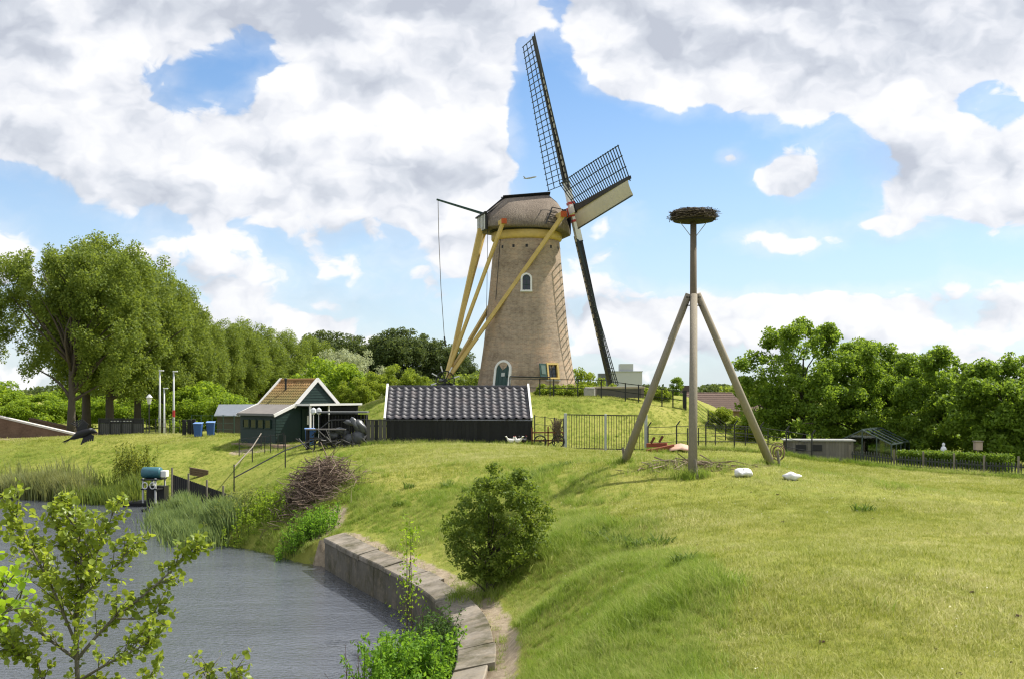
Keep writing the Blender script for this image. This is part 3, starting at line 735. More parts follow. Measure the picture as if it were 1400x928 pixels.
MB().box(HUB, (0.75, 0.62, 0.62), Matrix.Rotation(-TAU, 3, 'Y')).build('shaft_head', RED, mill, bevel=0.04)
# small irons on the sail towards the camera

# ------------------------------------------------------------------ stork nest on its braced pole
pb = G(948, 34.4)
stork = thing('stork_nest_pole', pb, 'tall wooden pole with three slanting props carrying a big stick nest', 'nest pole')
POST = wood('weathered_log', (0.27, 0.235, 0.18), 0.35, 0.85, 2.5)
ztop = P(948, 303, 34.4).z - pb.z; zj = P(948, 402, 34.4).z - pb.z
MB().tube([(0, 0, -0.4), (0, 0, zj), (0, 0, ztop)], [0.12, 0.105, 0.095], 12).build('pole', wood('dark_log', (0.145, 0.115, 0.085), 0.35, 0.85, 2.5), stork, True)
for px_, d_, top in ((853, 35.6, (-0.13, 0.05, zj)), (1056, 35.6, (0.13, 0.05, zj)), (947, 31.9, (-0.02, -0.22, zj - 0.05))):
    f = G(px_, d_) - pb; t = Vector(top); f = f + (f - t).normalized() * 0.25
    MB().tube([f, f.lerp(t, 0.5), t], [0.135, 0.12, 0.105], 12).build('prop', POST, stork, True)
    MB().tube([f + Vector((.16, -.12, -.2)), f + Vector((.05, -.05, 0.75))], [0.05, 0.04], 6).build('peg', GREYW, stork)
bolt = MB()
for z_ in (zj - .1, zj - .35): bolt.tube([(-.22, -.02, z_), (.22, -.02, z_)], 0.02, 6)
bolt.build('bolt', IRON, stork)
nz = ztop
bk = MB(); n_ = 28
bk.lathe([(0.50, nz - 0.02), (0.60, nz + 0.0), (0.62, nz + 0.16), (0.58, nz + 0.17), (0.50, nz + 0.06)], 28); bk.build('basket', plain('dark_basket', (0.022, 0.018, 0.014), 0.8), stork)
for sx in (-1, 1): MB().tube([(sx*.42, 0, nz), (sx*.09, 0, nz - 0.43)], 0.012, 5).build('stay', STEEL, stork)
rs = random.Random(3); tw_ = MB()
for k in range(620):
    a = rs.uniform(0, 2*math.pi); r_ = rs.gauss(0.61, 0.05); z_ = nz + 0.05 + rs.uniform(0, 0.27); L = rs.uniform(0.10, 0.30); b = a + math.pi/2 + rs.gauss(0, 0.28); tz = rs.gauss(0, 0.10)
    c = Vector((r_*math.cos(a), r_*math.sin(a), z_)); d = Vector((math.cos(b), math.sin(b), tz)).normalized() * L
    tw_.tube([c - d, c + d], [rs.uniform(.006, .014), 0.004], 4)
tw_.lathe([(0.50, nz + 0.05), (0.64, nz + 0.10), (0.66, nz + 0.24), (0.58, nz + 0.30), (0.35, nz + 0.22), (0.05, nz + 0.18)], 22)
def twig_b(m):
    n = NT(m); r = n.n('ShaderNodeNewGeometry').outputs['Random Per Island']
    n.done(n.bsdf(n.ramp(r, [(0.0, (0.028, 0.021, 0.016)), (0.6, (0.085, 0.065, 0.048)), (0.92, (0.20, 0.165, 0.13))]), 0.85, 0.2))
TWIG = mat('nest_twigs', twig_b)
tw_.build('nest', TWIG, stork)

# ------------------------------------------------------------------ shed with black pantiles and the board fence before it
def glaze_b(m):
    n = NT(m); v = n.coord(); oi = n.n('ShaderNodeObjectInfo').outputs['Random']; a = n.noise(v, 9, 4)
    c = n.ramp(n.math('ADD', n.math('MULTIPLY', oi, .6), n.math('MULTIPLY', a, .4)), [(0.2, (0.060, 0.057, 0.062)), (0.6, (0.095, 0.090, 0.097)), (0.9, (0.13, 0.108, 0.108))])
    n.done(n.bsdf(c, n.rng(n.math('ADD', n.math('MULTIPLY', a, .5), n.math('MULTIPLY', oi, .5)), 0, 1, 0.46, 0.70), 0.40))
TILE = mat('black_glazed_tile', glaze_b)
so = G(527, 58.2); so.z -= 0.1
shed = thing('tiled_shed', so, 'low black wooden shed roofed with glossy dark pantiles and white bargeboards', 'shed', R(3.0))
SW, eave, ridge_, rd = 7.45, 1.42, 2.95, 2.5
pitch = math.atan2(ridge_ - eave, rd); slope = math.hypot(ridge_ - eave, rd)
w_ = MB()
for k in range(8): w_.box((SW/2, 0.12, 0.09 + k * 0.175), (SW - 0.1, 0.05 + .02*(k % 2), 0.172))
w_.build('front_wall', DARKW, shed)
for x_ in (0.06, SW - 0.06):
    MB().prism([(x_, 0.16, 0), (x_, 2*rd - 0.16, 0), (x_, 2*rd - .16, eave + .05), (x_, rd, ridge_ - 0.08), (x_, 0.16, eave + .05)], (0.05 if x_ < 1 else -0.05, 0, 0)).build('gable_wall', DARKW, shed)
MB().box((SW/2, 2*rd - 0.12, 0.7), (SW - .1, 0.06, 1.4)).build('back_wall', DARKW, shed)
NC, NR = 19, 9; cw = (SW - 0.12) / NC; rh = (slope + 0.06) / NR
tv = []; prof_x = [-0.50, -0.42, -0.30, -0.15, 0.0, 0.18, 0.36, 0.52]; prof_z = [0.035, 0.058, 0.065, 0.045, 0.008, -0.012, -0.002, 0.030]
tl = rh * 1.12
for e_, lift in ((0.0, 0.024), (tl, 0.006)):
    for th in (0.0, -0.014):
        for a, b in zip(prof_x, prof_z): tv.append((a * cw, e_, b * 1.15 + lift + th))
q = len(prof_x); tf = []
for i in range(q - 1): tf += [(i, i+1, 2*q+i+1, 2*q+i), (q+i+1, q+i, 3*q+i, 3*q+i+1), (i+1, i, q+i, q+i+1)]
tile_me = MB().add(tv, tf).mesh('roof_tile', TILE, True)
roof = MB().prism([(0.02, -0.10, eave - 0.09), (SW - 0.02, -0.10, eave - 0.09), (SW - 0.02, rd, ridge_ - 0.03), (0.02, rd, ridge_ - 0.03)], (0, 0.03, -0.05)).build('roof', BLACK, shed)
for c in range(NC):
    for r_ in range(NR):
        y0 = -0.16 + (r_ * rh) * math.cos(pitch); z0 = eave - 0.10 + (r_ * rh) * math.sin(pitch)
        inst('roof_tile', tile_me, roof, (0.06 + cw * (c + 0.5), y0, z0 + 0.02 + rs.uniform(-.004, .004)), (pitch + rs.gauss(0, .012), rs.gauss(0, .015), rs.gauss(0, .01)))
back = MB().prism([(0.02, 2*rd + 0.1, eave - 0.09), (SW - 0.02, 2*rd + .1, eave - 0.09), (SW - .02, rd, ridge_), (0.02, rd, ridge_)], (0, -0.02, 0.06)).build('rear_roof_slope', TILE, shed)
rt = MB().tube([(0, 0, 0), (0.40, 0, 0.012), (0.44, 0, 0.03)], [0.115, 0.125, 0.135], 12).mesh('ridge_tile', TILE, True)
for k in range(18): inst('ridge_tile', rt, roof, (0.05 + k * (SW - 0.12) / 18, rd, ridge_ + 0.0))
for x_, sg in ((-0.03, 1), (SW + 0.03, 1)):
    MB().bar((x_, -0.22, eave - 0.10), (x_, rd + .02, ridge_ + 0.12), 0.10, 0.24, (0, 0, 1)).build('bargeboard', WHITE, shed)
    MB().bar((x_, 2*rd + 0.2, eave - 0.10), (x_, rd - .02, ridge_ + 0.115), 0.098, 0.24, (0, 0, 1)).build('bargeboard', WHITE, shed)
MB().tube([(0.0, -0.24, eave - 0.15), (SW, -0.24, eave - 0.17)], 0.055, 8).build('gutter', plain('grey_gutter', (0.10, 0.11, 0.12), 0.4, 0.5), shed)

fa, fbp = G(501, 57.2), G(728, 57.4)
bf = thing('board_fence', fa, 'black tarred upright board fence standing in front of the tiled shed', 'fence')
L_ = (fbp - fa); nB = 42; bw = L_.xy.length / nB; rs = random.Random(8)
GREYB = wood('silver_board', (0.085, 0.08, 0.074), 0.4)
for k in range(nB):
    t = (k + .5) / nB; p = L_ * t; p.z = H(fa.x + p.x, fa.y + p.y) - fa.z; h_ = 1.24 + rs.uniform(-.012, .012)
    MB().box((p.x, p.y + rs.uniform(-.008, .008), p.z + h_/2 - .05), (bw - 0.012, 0.028, h_ + .1)).build('board', GREYB if k in (0, 1, 3, 4) else DARKW, bf)
MB().bar((0, 0.045, 0.95), (L_.x, L_.y + 0.045, 0.95 + L_.z), 0.05, 0.09).build('rail', DARKW, bf); MB().bar((0, 0.045, 0.3), (L_.x, L_.y + .045, 0.3 + L_.z), 0.05, 0.09).build('rail', DARKW, bf)
MB().bar((-.04, 0, 1.255), (L_.x + .04, L_.y, 1.255 + L_.z), 0.10, 0.035).build('capping', plain('lead_cap', (0.06, 0.06, 0.065), 0.5), bf)

# ------------------------------------------------------------------ cottage: pantiled gable, lean-to and flat porch
GREENB = plain('green_weatherboard', (0.006, 0.023, 0.017), 0.5, 0.35, 0.35, 5)
c0 = P(433, 600, 65.5); c0.z = 2.45
cot = thing('green_cottage', c0, 'small dark green weatherboarded cottage with orange tiled gable roof and white trim', 'cottage', R(-38))
# local: x along the ridge (0 = right gable), y across; front eave at -y
CL, CW_, ev, rg = 3.05, 1.62, 2.18, 3.55
def boards(m, p0, p1, z0, z1, out, step=0.16, th=0.03, clip=None):
    """horizontal lapped boards between two plan points; clip(z) gives the fraction kept at both ends"""
    p0, p1 = Vector(p0), Vector(p1); z = z0
    while z < z1 - 1e-3:
        zz = min(z + step, z1); a, b = (0, 1) if clip is None else clip((z + zz) / 2)
        if b - a > 0.02:
            q0 = p0.lerp(p1, a); q1 = p0.lerp(p1, b); o = Vector(out)
            m.add([(q0.x, q0.y, z), (q1.x, q1.y, z), (q1.x, q1.y, zz), (q0.x, q0.y, zz)] + [tuple(Vector((q.x, q.y, zc)) + o * t) for q, zc, t in ((q0, z, th), (q1, z, th), (q1, zz, th*.3), (q0, zz, th*.3))],
                  [(0,3,2,1),(4,5,6,7),(0,1,5,4),(1,2,6,5),(2,3,7,6),(3,0,4,7)])
        z = zz
    return m
wm_ = MB(); boards(wm_, (0, -CW_), (0, CW_), 0.0, rg, (1, 0, 0), clip=lambda z: (0, 1) if z < ev else ((z - ev)/(rg - ev)/2, 1 - (z - ev)/(rg - ev)/2))
wm_.build('gable_wall', GREENB, cot)
wm_ = MB(); boards(wm_, (-CL, -CW_), (-CL, CW_), 0.0, rg, (-1, 0, 0), clip=lambda z: (0, 1) if z < ev else ((z - ev)/(rg - ev)/2, 1 - (z - ev)/(rg - ev)/2))
wm_.build('rear_gable_wall', GREENB, cot)
MB().box((-CL/2, CW_ - .03, ev/2), (CL - .02, 0.05, ev)).build('side_wall', GREENB, cot)
LT = 1.4; lz = 1.66                                # lean-to depth and eave height
wm_ = MB(); boards(wm_, (-CL, -CW_ - LT), (0, -CW_ - LT), 0.0, lz - .02, (0, -1, 0)); wm_.build('front_wall', GREENB, cot)
wm_ = MB(); boards(wm_, (0, -CW_ - LT), (0, -CW_), 0.0, ev - .05, (1, 0, 0), clip=lambda z: (0, 1) if z < lz else (min(1, (z - lz)/(ev - lz)), 1)); wm_.build('lean_to_side_wall', GREENB, cot)
for k in range(4): 
    w4 = MB().box((-CL + 0.55 + k * 0.62, -CW_ - LT - 0.03, 1.12), (0.46, 0.05, 0.42)).build('window', PANE, cot)
    ww = MB()
    for s_ in (-1, 1): ww.box((-CL + 0.55 + k * 0.62 + s_*0.25, -CW_ - LT - 0.05, 1.12), (0.05, 0.07, 0.50))
    ww.box((-CL + 0.55 + k * 0.62, -CW_ - LT - 0.052, 1.355), (0.45, 0.07, 0.05)); ww.box((-CL + 0.55 + k * 0.62, -CW_ - LT - 0.052, 0.885), (0.45, 0.07, 0.05)); ww.build('frame', GREENB, w4)
def tile_orange(m):
    n = NT(m); v = n.coord(); r = n.n('ShaderNodeNewGeometry').outputs['Random Per Island']; a = n.noise(v, 1.2, 4)
    sp = n.n('ShaderNodeSeparateXYZ'); n.l(v, sp.inputs[0])
    moss = n.math('ADD', n.math('MULTIPLY', a, 0.9), n.math('MULTIPLY', n.rng(sp.outputs[2], ev, rg, 0.35, -0.45), 1.0))
    c = n.ramp(r, [(0.0, (0.19, 0.10, 0.04)), (0.5, (0.28, 0.155, 0.06)), (1.0, (0.35, 0.21, 0.09))])
    c = n.mix(n.rng(moss, 0.0, 0.6), c, (0.20, 0.165, 0.062))
    n.done(n.bsdf(c, 0.85, 0.2))
OT = mat('orange_tile', tile_orange)
cp = math.atan2(rg - ev, CW_); cs = math.hypot(rg - ev, CW_) + 0.1
for sy, nm in ((-1, 'roof'), (1, 'rear_roof_slope')):
    sl = MB().prism([(-CL - .05, sy*(CW_ + .06), ev - .05), (0.05, sy*(CW_ + .06), ev - .05), (0.05, 0, rg + .0), (-CL - .05, 0, rg + .0)], (0, 0, -0.05)).build(nm, BLACK, cot)
    tm_ = MB(); nr, nc = 9, 15
    for r_ in range(nr):
        for c in range(nc):
            f0 = r_ / nr; f1 = (r_ + 1.12) / nr
            x0 = -CL - .02 + (CL + .04) * c / nc; x1 = x0 + (CL + .04) / nc; xm = (x0 + x1) / 2
            row = []
            for f, lift in ((f0, 0.055), (f1, 0.02)):
                y_ = sy*(CW_ + .08) * (1 - f); z_ = ev - .06 + (rg - ev + .06) * f
                row += [(x0, y_, z_ + lift + .03), (x0*.6 + x1*.4, y_, z_ + lift + .035), (x0*.3 + x1*.7, y_, z_ + lift - .015), (x1, y_, z_ + lift + .02), (x0, y_, z_ + lift - .02), (x1, y_, z_ + lift - .03)]
            tm_.add(row, [(0,1,7,6),(1,2,8,7),(2,3,9,8),(4,5,3,2),(4,2,1,0)])
    t_ = tm_.build('roof_tile_courses', OT, sl); t_['kind'] = 'stuff'
MB().tube([(-CL, 0, rg + .04), (0, 0, rg + .04)], 0.10, 8).build('ridge', OT, cot)
for x_ in (-CL - .08, 0.08):
    for sy in (-1, 1):
        MB().bar((x_, sy*(CW_ + .16), ev - .12), (x_, sy*-.02, rg + .10), 0.07, 0.20, (0, 0, 1)).build('bargeboard', WHITE, cot)
    MB().bar((x_, -CW_ - LT - .2, lz - .06), (x_, -CW_ - .1, ev - 0.02), 0.068, 0.17, (0, 0, 1)).build('bargeboard', WHITE, cot)
FELT = plain('roofing_felt', (0.20, 0.185, 0.17), 0.85, 0.15, 0.2, 3)
MB().prism([(-CL - .05, -CW_ - LT - .22, lz), (0.05, -CW_ - LT - .22, lz), (0.05, -CW_ + .02, ev), (-CL - .05, -CW_ + .02, ev)], (0, 0, 0.05)).build('lean_to_roof', FELT, cot)
MB().box((-CL/2, -CW_ - LT - .24, lz - .03), (CL + .1, 0.04, 0.10)).build('fascia', plain('grey_fascia', (0.16, 0.16, 0.16)), cot)
sp_ = Vector((-CL * .62, -CW_ * .42, ev + (rg - ev) * .58))
MB().tube([sp_, sp_ + Vector((0, 0, 0.62))], 0.055, 8).build('stovepipe', BLACK, cot); MB().lathe([(0.09, 0), (0.09, 0.10), (0.02, 0.16)], 8, tuple(sp_ + Vector((0, 0, 0.6)))).build('stovepipe_cowl', BLACK, cot)
# flat porch beside the gable
MB().box((0.62, 0.40, ev + 0.02), (1.15, 4.0, 0.08)).build('porch_roof', FELT, cot)
pf = MB(); pf.box((1.215, 0.40, ev + 0.015), (0.045, 4.06, 0.115)); pf.box((0.62, -1.63, ev + .015), (1.14, 0.045, 0.115)); pf.build('porch_fascia', WHITE, cot)
wm_ = MB(); boards(wm_, (1.0, -0.05), (1.0, 2.3), 0.0, ev - .05, (1, 0, 0)); wm_.build('porch_wall', DARKW, cot)
pd = MB().box((0.06, -0.75, 0.98), (0.05, 0.85, 1.95)).build('door', GREENB, cot); MB().box((0.09, -0.75, 1.3), (0.02, 0.12, 0.5)).build('door_pane', WHITE, pd)
MB().box((1.12, -1.5, ev/2), (0.09, 0.09, ev)).build('porch_post', WHITE, cot); MB().box((1.12, -0.1, ev/2), (0.07, 0.07, ev)).build('porch_post', WHITE, cot)
MB().box((-CL/2 + .55, -1.55, -0.08), (CL + 1.5, 3.9, 0.18)).build('brick_terrace', plain('terrace_brick', (0.34, 0.24, 0.19), 0.9, 0.15, 0.25, 8), cot)
MB().box((-1.5, -.6, -0.9), (2.6, 2.0, 1.5)).build('footing', plain('footing', (.2, .18, .15)), cot)

# blue bin by the door, two blue bins on the green
BLUE = plain('blue_plastic', (0.03, 0.09, 0.28), 0.45, 0.45, 0.15)
def bin_(px_, d_, s_, label, rz=0):
    p = G(px_, d_); b = thing('blue_bin', p, label, 'bin', rz, 'blue plastic bins')
    m = MB(); a, c = 0.24*s_, 0.30*s_
    m.add([(-a,-a,0),(a,-a,0),(a,a,0),(-a,a,0),(-c,-c,.95*s_),(c,-c,.95*s_),(c,c,.95*s_),(-c,c,.95*s_)], [(0,3,2,1),(4,5,6,7),(0,1,5,4),(1,2,6,5),(2,3,7,6),(3,0,4,7)]); m.build('body', BLUE, b, bevel=.03)
    MB().prism([(-.34*s_,-.34*s_,.96*s_),(.34*s_,-.34*s_,.96*s_),(.34*s_,.32*s_,1.04*s_),(-.34*s_,.32*s_,1.04*s_)], (0,0,.06*s_)).build('lid', plain('pale_blue_plastic', (.16,.28,.55), .4), b, bevel=.02)
    MB().tube([(-.3*s_,.36*s_,.98*s_),(.3*s_,.36*s_,.98*s_)], .02, 6).build('handle', BLUE, b)
    for sx in (-1, 1): MB().tube([(sx*.22*s_,.27*s_,.1*s_),(sx*.28*s_,.27*s_,.1*s_)], .1*s_, 10).build('wheel', IRON, b)
    return b
bin_(271, 70, .82, 'blue wheelie bin with pale lid beside the black fence posts'); bin_(288, 70.5, .82, 'blue wheelie bin with pale lid farther from the lamp posts', .15); bin_(424, 61.5, .85, 'blue plastic bin standing beside the cottage porch', .3)

# ------------------------------------------------------------------ gate and fences
def seg_pts(a, b, n): return [a.lerp(b, (k + .5) / n) for k in range(n)]
ga, gb_ = G(773, 57.0), G(883, 56.6)
gate = thing('metal_gate', ga, 'two-leaf black bar gate between zinc posts at the edge of the field', 'gate')
for t in (0, .5, 1):
    p = (gb_ - ga) * t; MB().box((p.x, p.y, p.z + 0.87), (0.15 if t != .5 else .11, 0.13, 1.90)).build('post', STEEL, gate, bevel=.012)
bar_me = MB().tube([(0, 0, 0.08), (0, 0, 1.78)], 0.014, 6).mesh('bar', IRON)
for h_ in (0.08, 1.76):
    for t0, t1 in ((.02, .486), (.514, .98)): MB().bar((gb_ - ga) * t0 + Vector((0, 0, h_)), (gb_ - ga) * t1 + Vector((0, 0, h_)), 0.045, 0.05).build('rail', IRON, gate)
for t0, t1 in ((.03, .475), (.525, .97)):
    for k in range(14): inst('bar', bar_me, gate, (gb_ - ga) * (t0 + (t1 - t0) * (k + .5) / 14))
def wire_fence(label, pts, h, post_r=0.035, wires=(0.25, 0.6, 0.95), bent=False, topr=0.012, nm='wire_fence', m=IRON):
    o = thing(nm, pts[0], label, 'fence'); o0 = pts[0]; tops = []
    for p in pts:
        q = p - o0; mb = MB()
        if bent: mb.tube([q + Vector((0, 0, -.2)), q + Vector((0, 0, h)), q + Vector((0.16, 0, h + 0.22))], post_r, 7)
        else: mb.tube([q + Vector((0, 0, -.2)), q + Vector((0, 0, h))], post_r, 7)
        mb.build('post', m, o)
    for f in wires:
        line = [p - o0 + Vector((0, 0, h * f)) for p in pts]; fine = []
        for a, b in zip(line, line[1:]):
            for k in range(5): q = a.lerp(b, k/5); q.z -= 0.05 * (k/5) * (1 - k/5) * 4 * 0.35; fine.append(q)
        fine.append(line[-1]); MB().tube(fine, topr, 5).build('wire', m, o)
    return o
wire_fence('black steel wire fence with bent post tops right of the bar gate', [G(x, d) for x, d in ((886, 56.4), (925, 56.2), (965, 56.0), (1004, 55.8), (1040, 55.6), (1075, 55.2), (1110, 54.8))], 1.22, bent=True, wires=(0.35, 0.68, 0.97), topr=0.014)
wire_fence('low inner wire fence on the foot of the mound slope', [G(x, d) for x, d in ((940, 58.2), (955, 58.0), (978, 58.0), (1019, 57.6), (1050, 57.2))], 0.95, wires=(0.5, 0.95), post_r=.028)
wire_fence('short wire fence between the black boards and the bar gate', [G(x, 57.3) for x in (731, 745, 758, 770)], 1.55, wires=(0.4, 0.72, 0.97), post_r=.03)
# rail fence round the mill yard, on the edge of the mound
mf = [G(x, d) for x, d in ((697, 69.6), (738, 69.3), (757, 69.2), (790, 69.2), (822, 69.3), (855, 69.6), (873, 69.9), (905, 70.4), (920, 70.8), (936, 71.2))]
rf = thing('yard_railing', mf[0], 'black iron railing round the top of the mill mound', 'railing')
for i, p in enumerate(mf):
    q = p - mf[0]; MB().box((q.x, q.y, q.z + 0.5), (0.07 if i < 9 else .22, 0.07 if i < 9 else .22, 1.25 if i < 9 else 1.4)).build('post', IRON, rf)
for f in (0.55, 1.08):
    for a, b in zip(mf, mf[1:]): MB().bar(a - mf[0] + Vector((0, 0, f)), b - mf[0] + Vector((0, 0, f)), 0.035, 0.045).build('rail', IRON, rf)
hr = [G(697, 68.9), G(752, 68.6)]; hh = thing('stair_handrail', hr[0], 'thick black handrail before the mill door', 'handrail')
for q in (hr[0], hr[1]): MB().tube([q - hr[0], q - hr[0] + Vector((0, 0, 1.22))], .03, 6).build('post', IRON, hh)
MB().tube([Vector((0, 0, 1.22)), hr[1] - hr[0] + Vector((0, 0, 1.22))], .045, 8).build('rail', IRON, hh)
sf = [G(x, d) for x, d in ((945, 71.0), (968, 69.5), (992, 67.5), (1022, 65.5), (1050, 63.5), (1078, 61.5))]
wire_fence('wire mesh fence running down the right flank of the mound', sf, 1.0, wires=(.2, .4, .6, .8, 1.0), topr=.012)
# timber beam bench on the mound
b0 = G(846, 70.6); bench = thing('timber_bench', b0, 'long weathered beam bench on blocks at the mound edge', 'bench', R(2))
MB().box((0, 0, 0.62), (3.2, 0.42, 0.13)).build('seat', wood('pale_beam', (0.40, 0.34, 0.24), .3, axis=0), bench, bevel=.02)
MB().box((0, .03, 0.27), (3.0, 0.30, 0.55)).build('base', wood('grey_beam', (0.15, 0.14, 0.12), .3, axis=0), bench)
for sx in (-1, 1): MB().box((sx*1.45, 0, 0.28), (0.18, 0.40, 0.56)).build('leg', GREYW, bench)
b0 = G(806, 70.3); MBk = thing('stone_block', b0, 'pale stone block beside the beam bench on the mound', 'block'); mbk = MB().box((0, 0, .28), (.7, .5, .6)); mbk.build('stone', plain('pale_stone', (.42, .40, .36), .9), MBk, bevel=.08)

# stakes and rails on the left bank
def rail_run(label, pairs, r=.028, top=True):
    pts = [G(x, d) for x, d, h in pairs]; o = thing('bank_handrail', pts[0], label, 'handrail')
    for p, (x, d, h) in zip(pts, pairs): MB().tube([p - pts[0] - Vector((0, 0, .2)), p - pts[0] + Vector((0, 0, h))], r, 6).build('post', IRON, o)
    MB().tube([p - pts[0] + Vector((0, 0, h * (.98 if top else .55))) for p, (x, d, h) in zip(pts, pairs)], .03, 6).build('rail', GREYW if top else IRON, o)
    return o
rail_run('slanting handrail climbing the bank towards the cottage', [(320, 52.5, 1.0), (345, 58, .8), (357, 62.5, .9)])
rail_run('dark stakes with a sagging rail across the grassy bank', [(320, 51.5, 1.35), (390, 53.5, 1.55), (430, 57.5, .9)], .03, False)
wire_fence('low black railing round the cottage terrace', [G(x, d) for x, d in ((327, 61.5), (362, 60.8), (370, 60.7), (380, 60.6), (388, 60.8))], 0.95, wires=(.5, .98), nm='terrace_railing', post_r=.025)

# ------------------------------------------------------------------ left background: bridge walls, panel, lamp posts
def brick2(m):
    n = NT(m); v = n.pos(); a = n.noise(v, 1.5, 5, .6); b = n.noise(v, 9, 4, .7); c = n.noise(v, 2, 3, .6, (1, 1, 6))
    f = n.math('ADD', n.math('MULTIPLY', a, .4), n.math('ADD', n.math('MULTIPLY', b, .35), n.math('MULTIPLY', c, .25)))
    n.done(n.bsdf(n.ramp(f, [(.35, (.10, .062, .045)), (.65, (.20, .13, .095))]), .9, .15))
BR = mat('brown_brick', brick2)
def parapet(label, a, b, h, cap_m, cat='wall'):
    o = thing('bridge_parapet', a, label, cat); v = b - a
    nrm = Vector((-v.y, v.x, 0)).normalized() * 0.3
    MB().prism([(0, 0, -2), (v.x, v.y, -3), (v.x, v.y, v.z), (0, 0, 0)], nrm).build('brickwork', BR, o)
    MB().bar(Vector((0, 0, 0.06)) + nrm * .5, v + Vector((0, 0, 0.06)) + nrm * .5, 0.42, 0.12).build('coping', cap_m, o)
parapet('brown brick bridge parapet with pale coping sloping down past the tree trunks', P(-60, 557, 78), P(131, 601, 76), 1, plain('pale_coping', (.52, .49, .46), .8))
parapet('farther brown brick parapet with brown coping behind the pale-coped one', P(40, 573, 85), P(158, 599, 84), 1, BR)
a = G(135, 74); b = G(196, 74); pn = thing('fence_panel', a, 'black mesh fence panel with dark sign boards along its top', 'fence')
Lx = b.x - a.x
for k in range(5): MB().box((Lx*k/4, 0, .55), (.06, .06, 1.2)).build('post', IRON, pn)
for k in range(24): MB().box((Lx*(k+.5)/24, .0, .5), (.02, .02, .8)).build('bar', IRON, pn)
MB().box((Lx/2, 0, .12), (Lx, .04, .05)).build('rail', IRON, pn); MB().box((Lx/2, 0, 1.12), (Lx, .045, .06)).build('rail', IRON, pn)
MB().box((Lx/2, .05, .95), (Lx, .02, .26)).build('sign_board', BLACK, pn)
for k in range(7): MB().box((Lx*.28 + k*.21, .035, .97), (.13, .008, .05)).build('lettering', plain('pale_lettering', (.5, .5, .5)), pn)
MB().box((Lx/2, .06, .45), (Lx, .012, .72)).build('backing', plain('grey_backing', (.10, .10, .10)), pn)
def lamp(px_, d_, top, label, arm=0.0):
    p = G(px_, d_); h_ = P(px_, top, d_).z - p.z; o = thing('lamp_post', p, label, 'lamp post', 0, 'slim grey lamp posts on the green')
    MB().tube([(0, 0, -.2), (0, 0, h_*.3), (0, 0, h_)], [.085, .07, .05], 10).build('mast', plain('grey_mast', (.52, .53, .54), .5, .4, .1), o, True)
    MB().box((0.10, 0, h_ + .02), (.34, .14, .08)).build('lamp_head', plain('lamp_grey', (.6, .61, .62), .4), o, bevel=.02)
    MB().box((0, -.09, 1.0), (.12, .03, .3)).build('service_hatch', STEEL, o)
lamp(218.5, 75, 507, 'tallest slim grey lamp post in front of the poplar trunks'); lamp(224.5, 79, 531, 'shortest slim grey lamp post in front of the poplar trunks'); lamp(237.5, 76, 508, 'slim grey lamp post with a red band near its foot')
p = G(237.5, 75.9); rbn = bpy.data.objects['lamp_post.002']; MB().lathe([(.092, 1.25), (.092, 1.7)], 10).build('red_band', RED, rbn)
p = G(204, 77); lo = thing('lantern_post', p, 'old-fashioned lantern on a thin dark post among the trunks', 'lamp post'); h_ = P(204, 552, 77).z - p.z
MB().tube([(0, 0, 0), (0, 0, h_)], .045, 8).build('mast', IRON, lo); MB().lathe([(.10, h_), (.20, h_ + .42), (.24, h_ + .45), (.06, h_ + .66)], 6).build('lantern', plain('lantern_glass', (.55, .56, .55), .3), lo)
for i, x_ in enumerate((252, 259, 265)):
    pl_ = ('short black wooden post standing farthest from the blue bins', 'short black wooden post in the middle of the row of three', 'short black wooden post right beside a blue bin')[i]
    q = G(x_, 71); MBp = thing('wooden_post', q, pl_, 'post', 0, 'black posts by the bins'); MB().box((0, 0, .45), (.22, .2, 1.1)).build('shaft', DARKW, MBp, bevel=.02)
wire_fence('thin black field fence by the lamp posts', [G(x, 74.5) for x in (200, 213, 232, 246)], 1.0, wires=(.5, .98), post_r=.03)
wire_fence('green mesh fence behind the blue bins', [G(x, 76) for x in (262, 275, 290, 305, 320)], 1.35, wires=(.3, .6, .98), post_r=.03, m=GREEN)
# grey-roofed house behind the cottage
hp = Vector(P(331, 600, 90)); hp.z = 1.5
hs = thing('grey_roofed_house', hp, 'low house with grey metal roof half hidden behind the cottage', 'house', R(10))
MB().box((0, 0, .95), (3.6, 3.5, 1.9)).build('wall', plain('dark_plank', (.07, .065, .06)), hs)
MB().prism([(-2, -2, 1.9), (2, -2, 1.9), (1.8, 0, 2.75), (-1.8, 0, 2.75)], (0, 0, .08)).build('roof', plain('grey_metal', (.17, .19, .22), .5, .4), hs)
MB().prism([(-2, 2, 2.15), (2, 2, 2.15), (1.8, 0.01, 2.75), (-1.8, 0.01, 2.75)], (0, 0, .08)).build('rear_roof_slope', plain('grey_metal', (.30, .33, .37)), hs)

# ------------------------------------------------------------------ black shelter and junk between cottage and board fence
p0 = G(437, 59.0); p1 = G(498, 58.6); sb = thing('black_shelter', p0, 'open black board shelter with grey edged flat roof beside the board fence', 'shelter')
Lx = (p1 - p0).x; hz = P(437, 564, 59).z - p0.z
for k in range(14): MB().box((Lx*(k+.5)/14, .9, hz/2 - .1), (Lx/14 - .012, .03, hz)).build('board', DARKW, sb)
MB().box((-.02, .45, hz/2 - .1), (.04, .86, hz - .02)).build('side_board', DARKW, sb); MB().box((Lx + .02, .45, hz/2 - .1), (.04, .86, hz - .02)).build('side_board', DARKW, sb)
MB().box((Lx/2, .42, hz + .03), (Lx + .2, 1.15, .07)).build('roof', plain('grey_trim', (.17, .17, .17), .6), sb)
rs = random.Random(21)
q0 = G(478, 57.6); wr = thing('tarpaulin_bundle', q0, 'dark grey crumpled tarpaulins slung over an iron rack', 'tarpaulin')
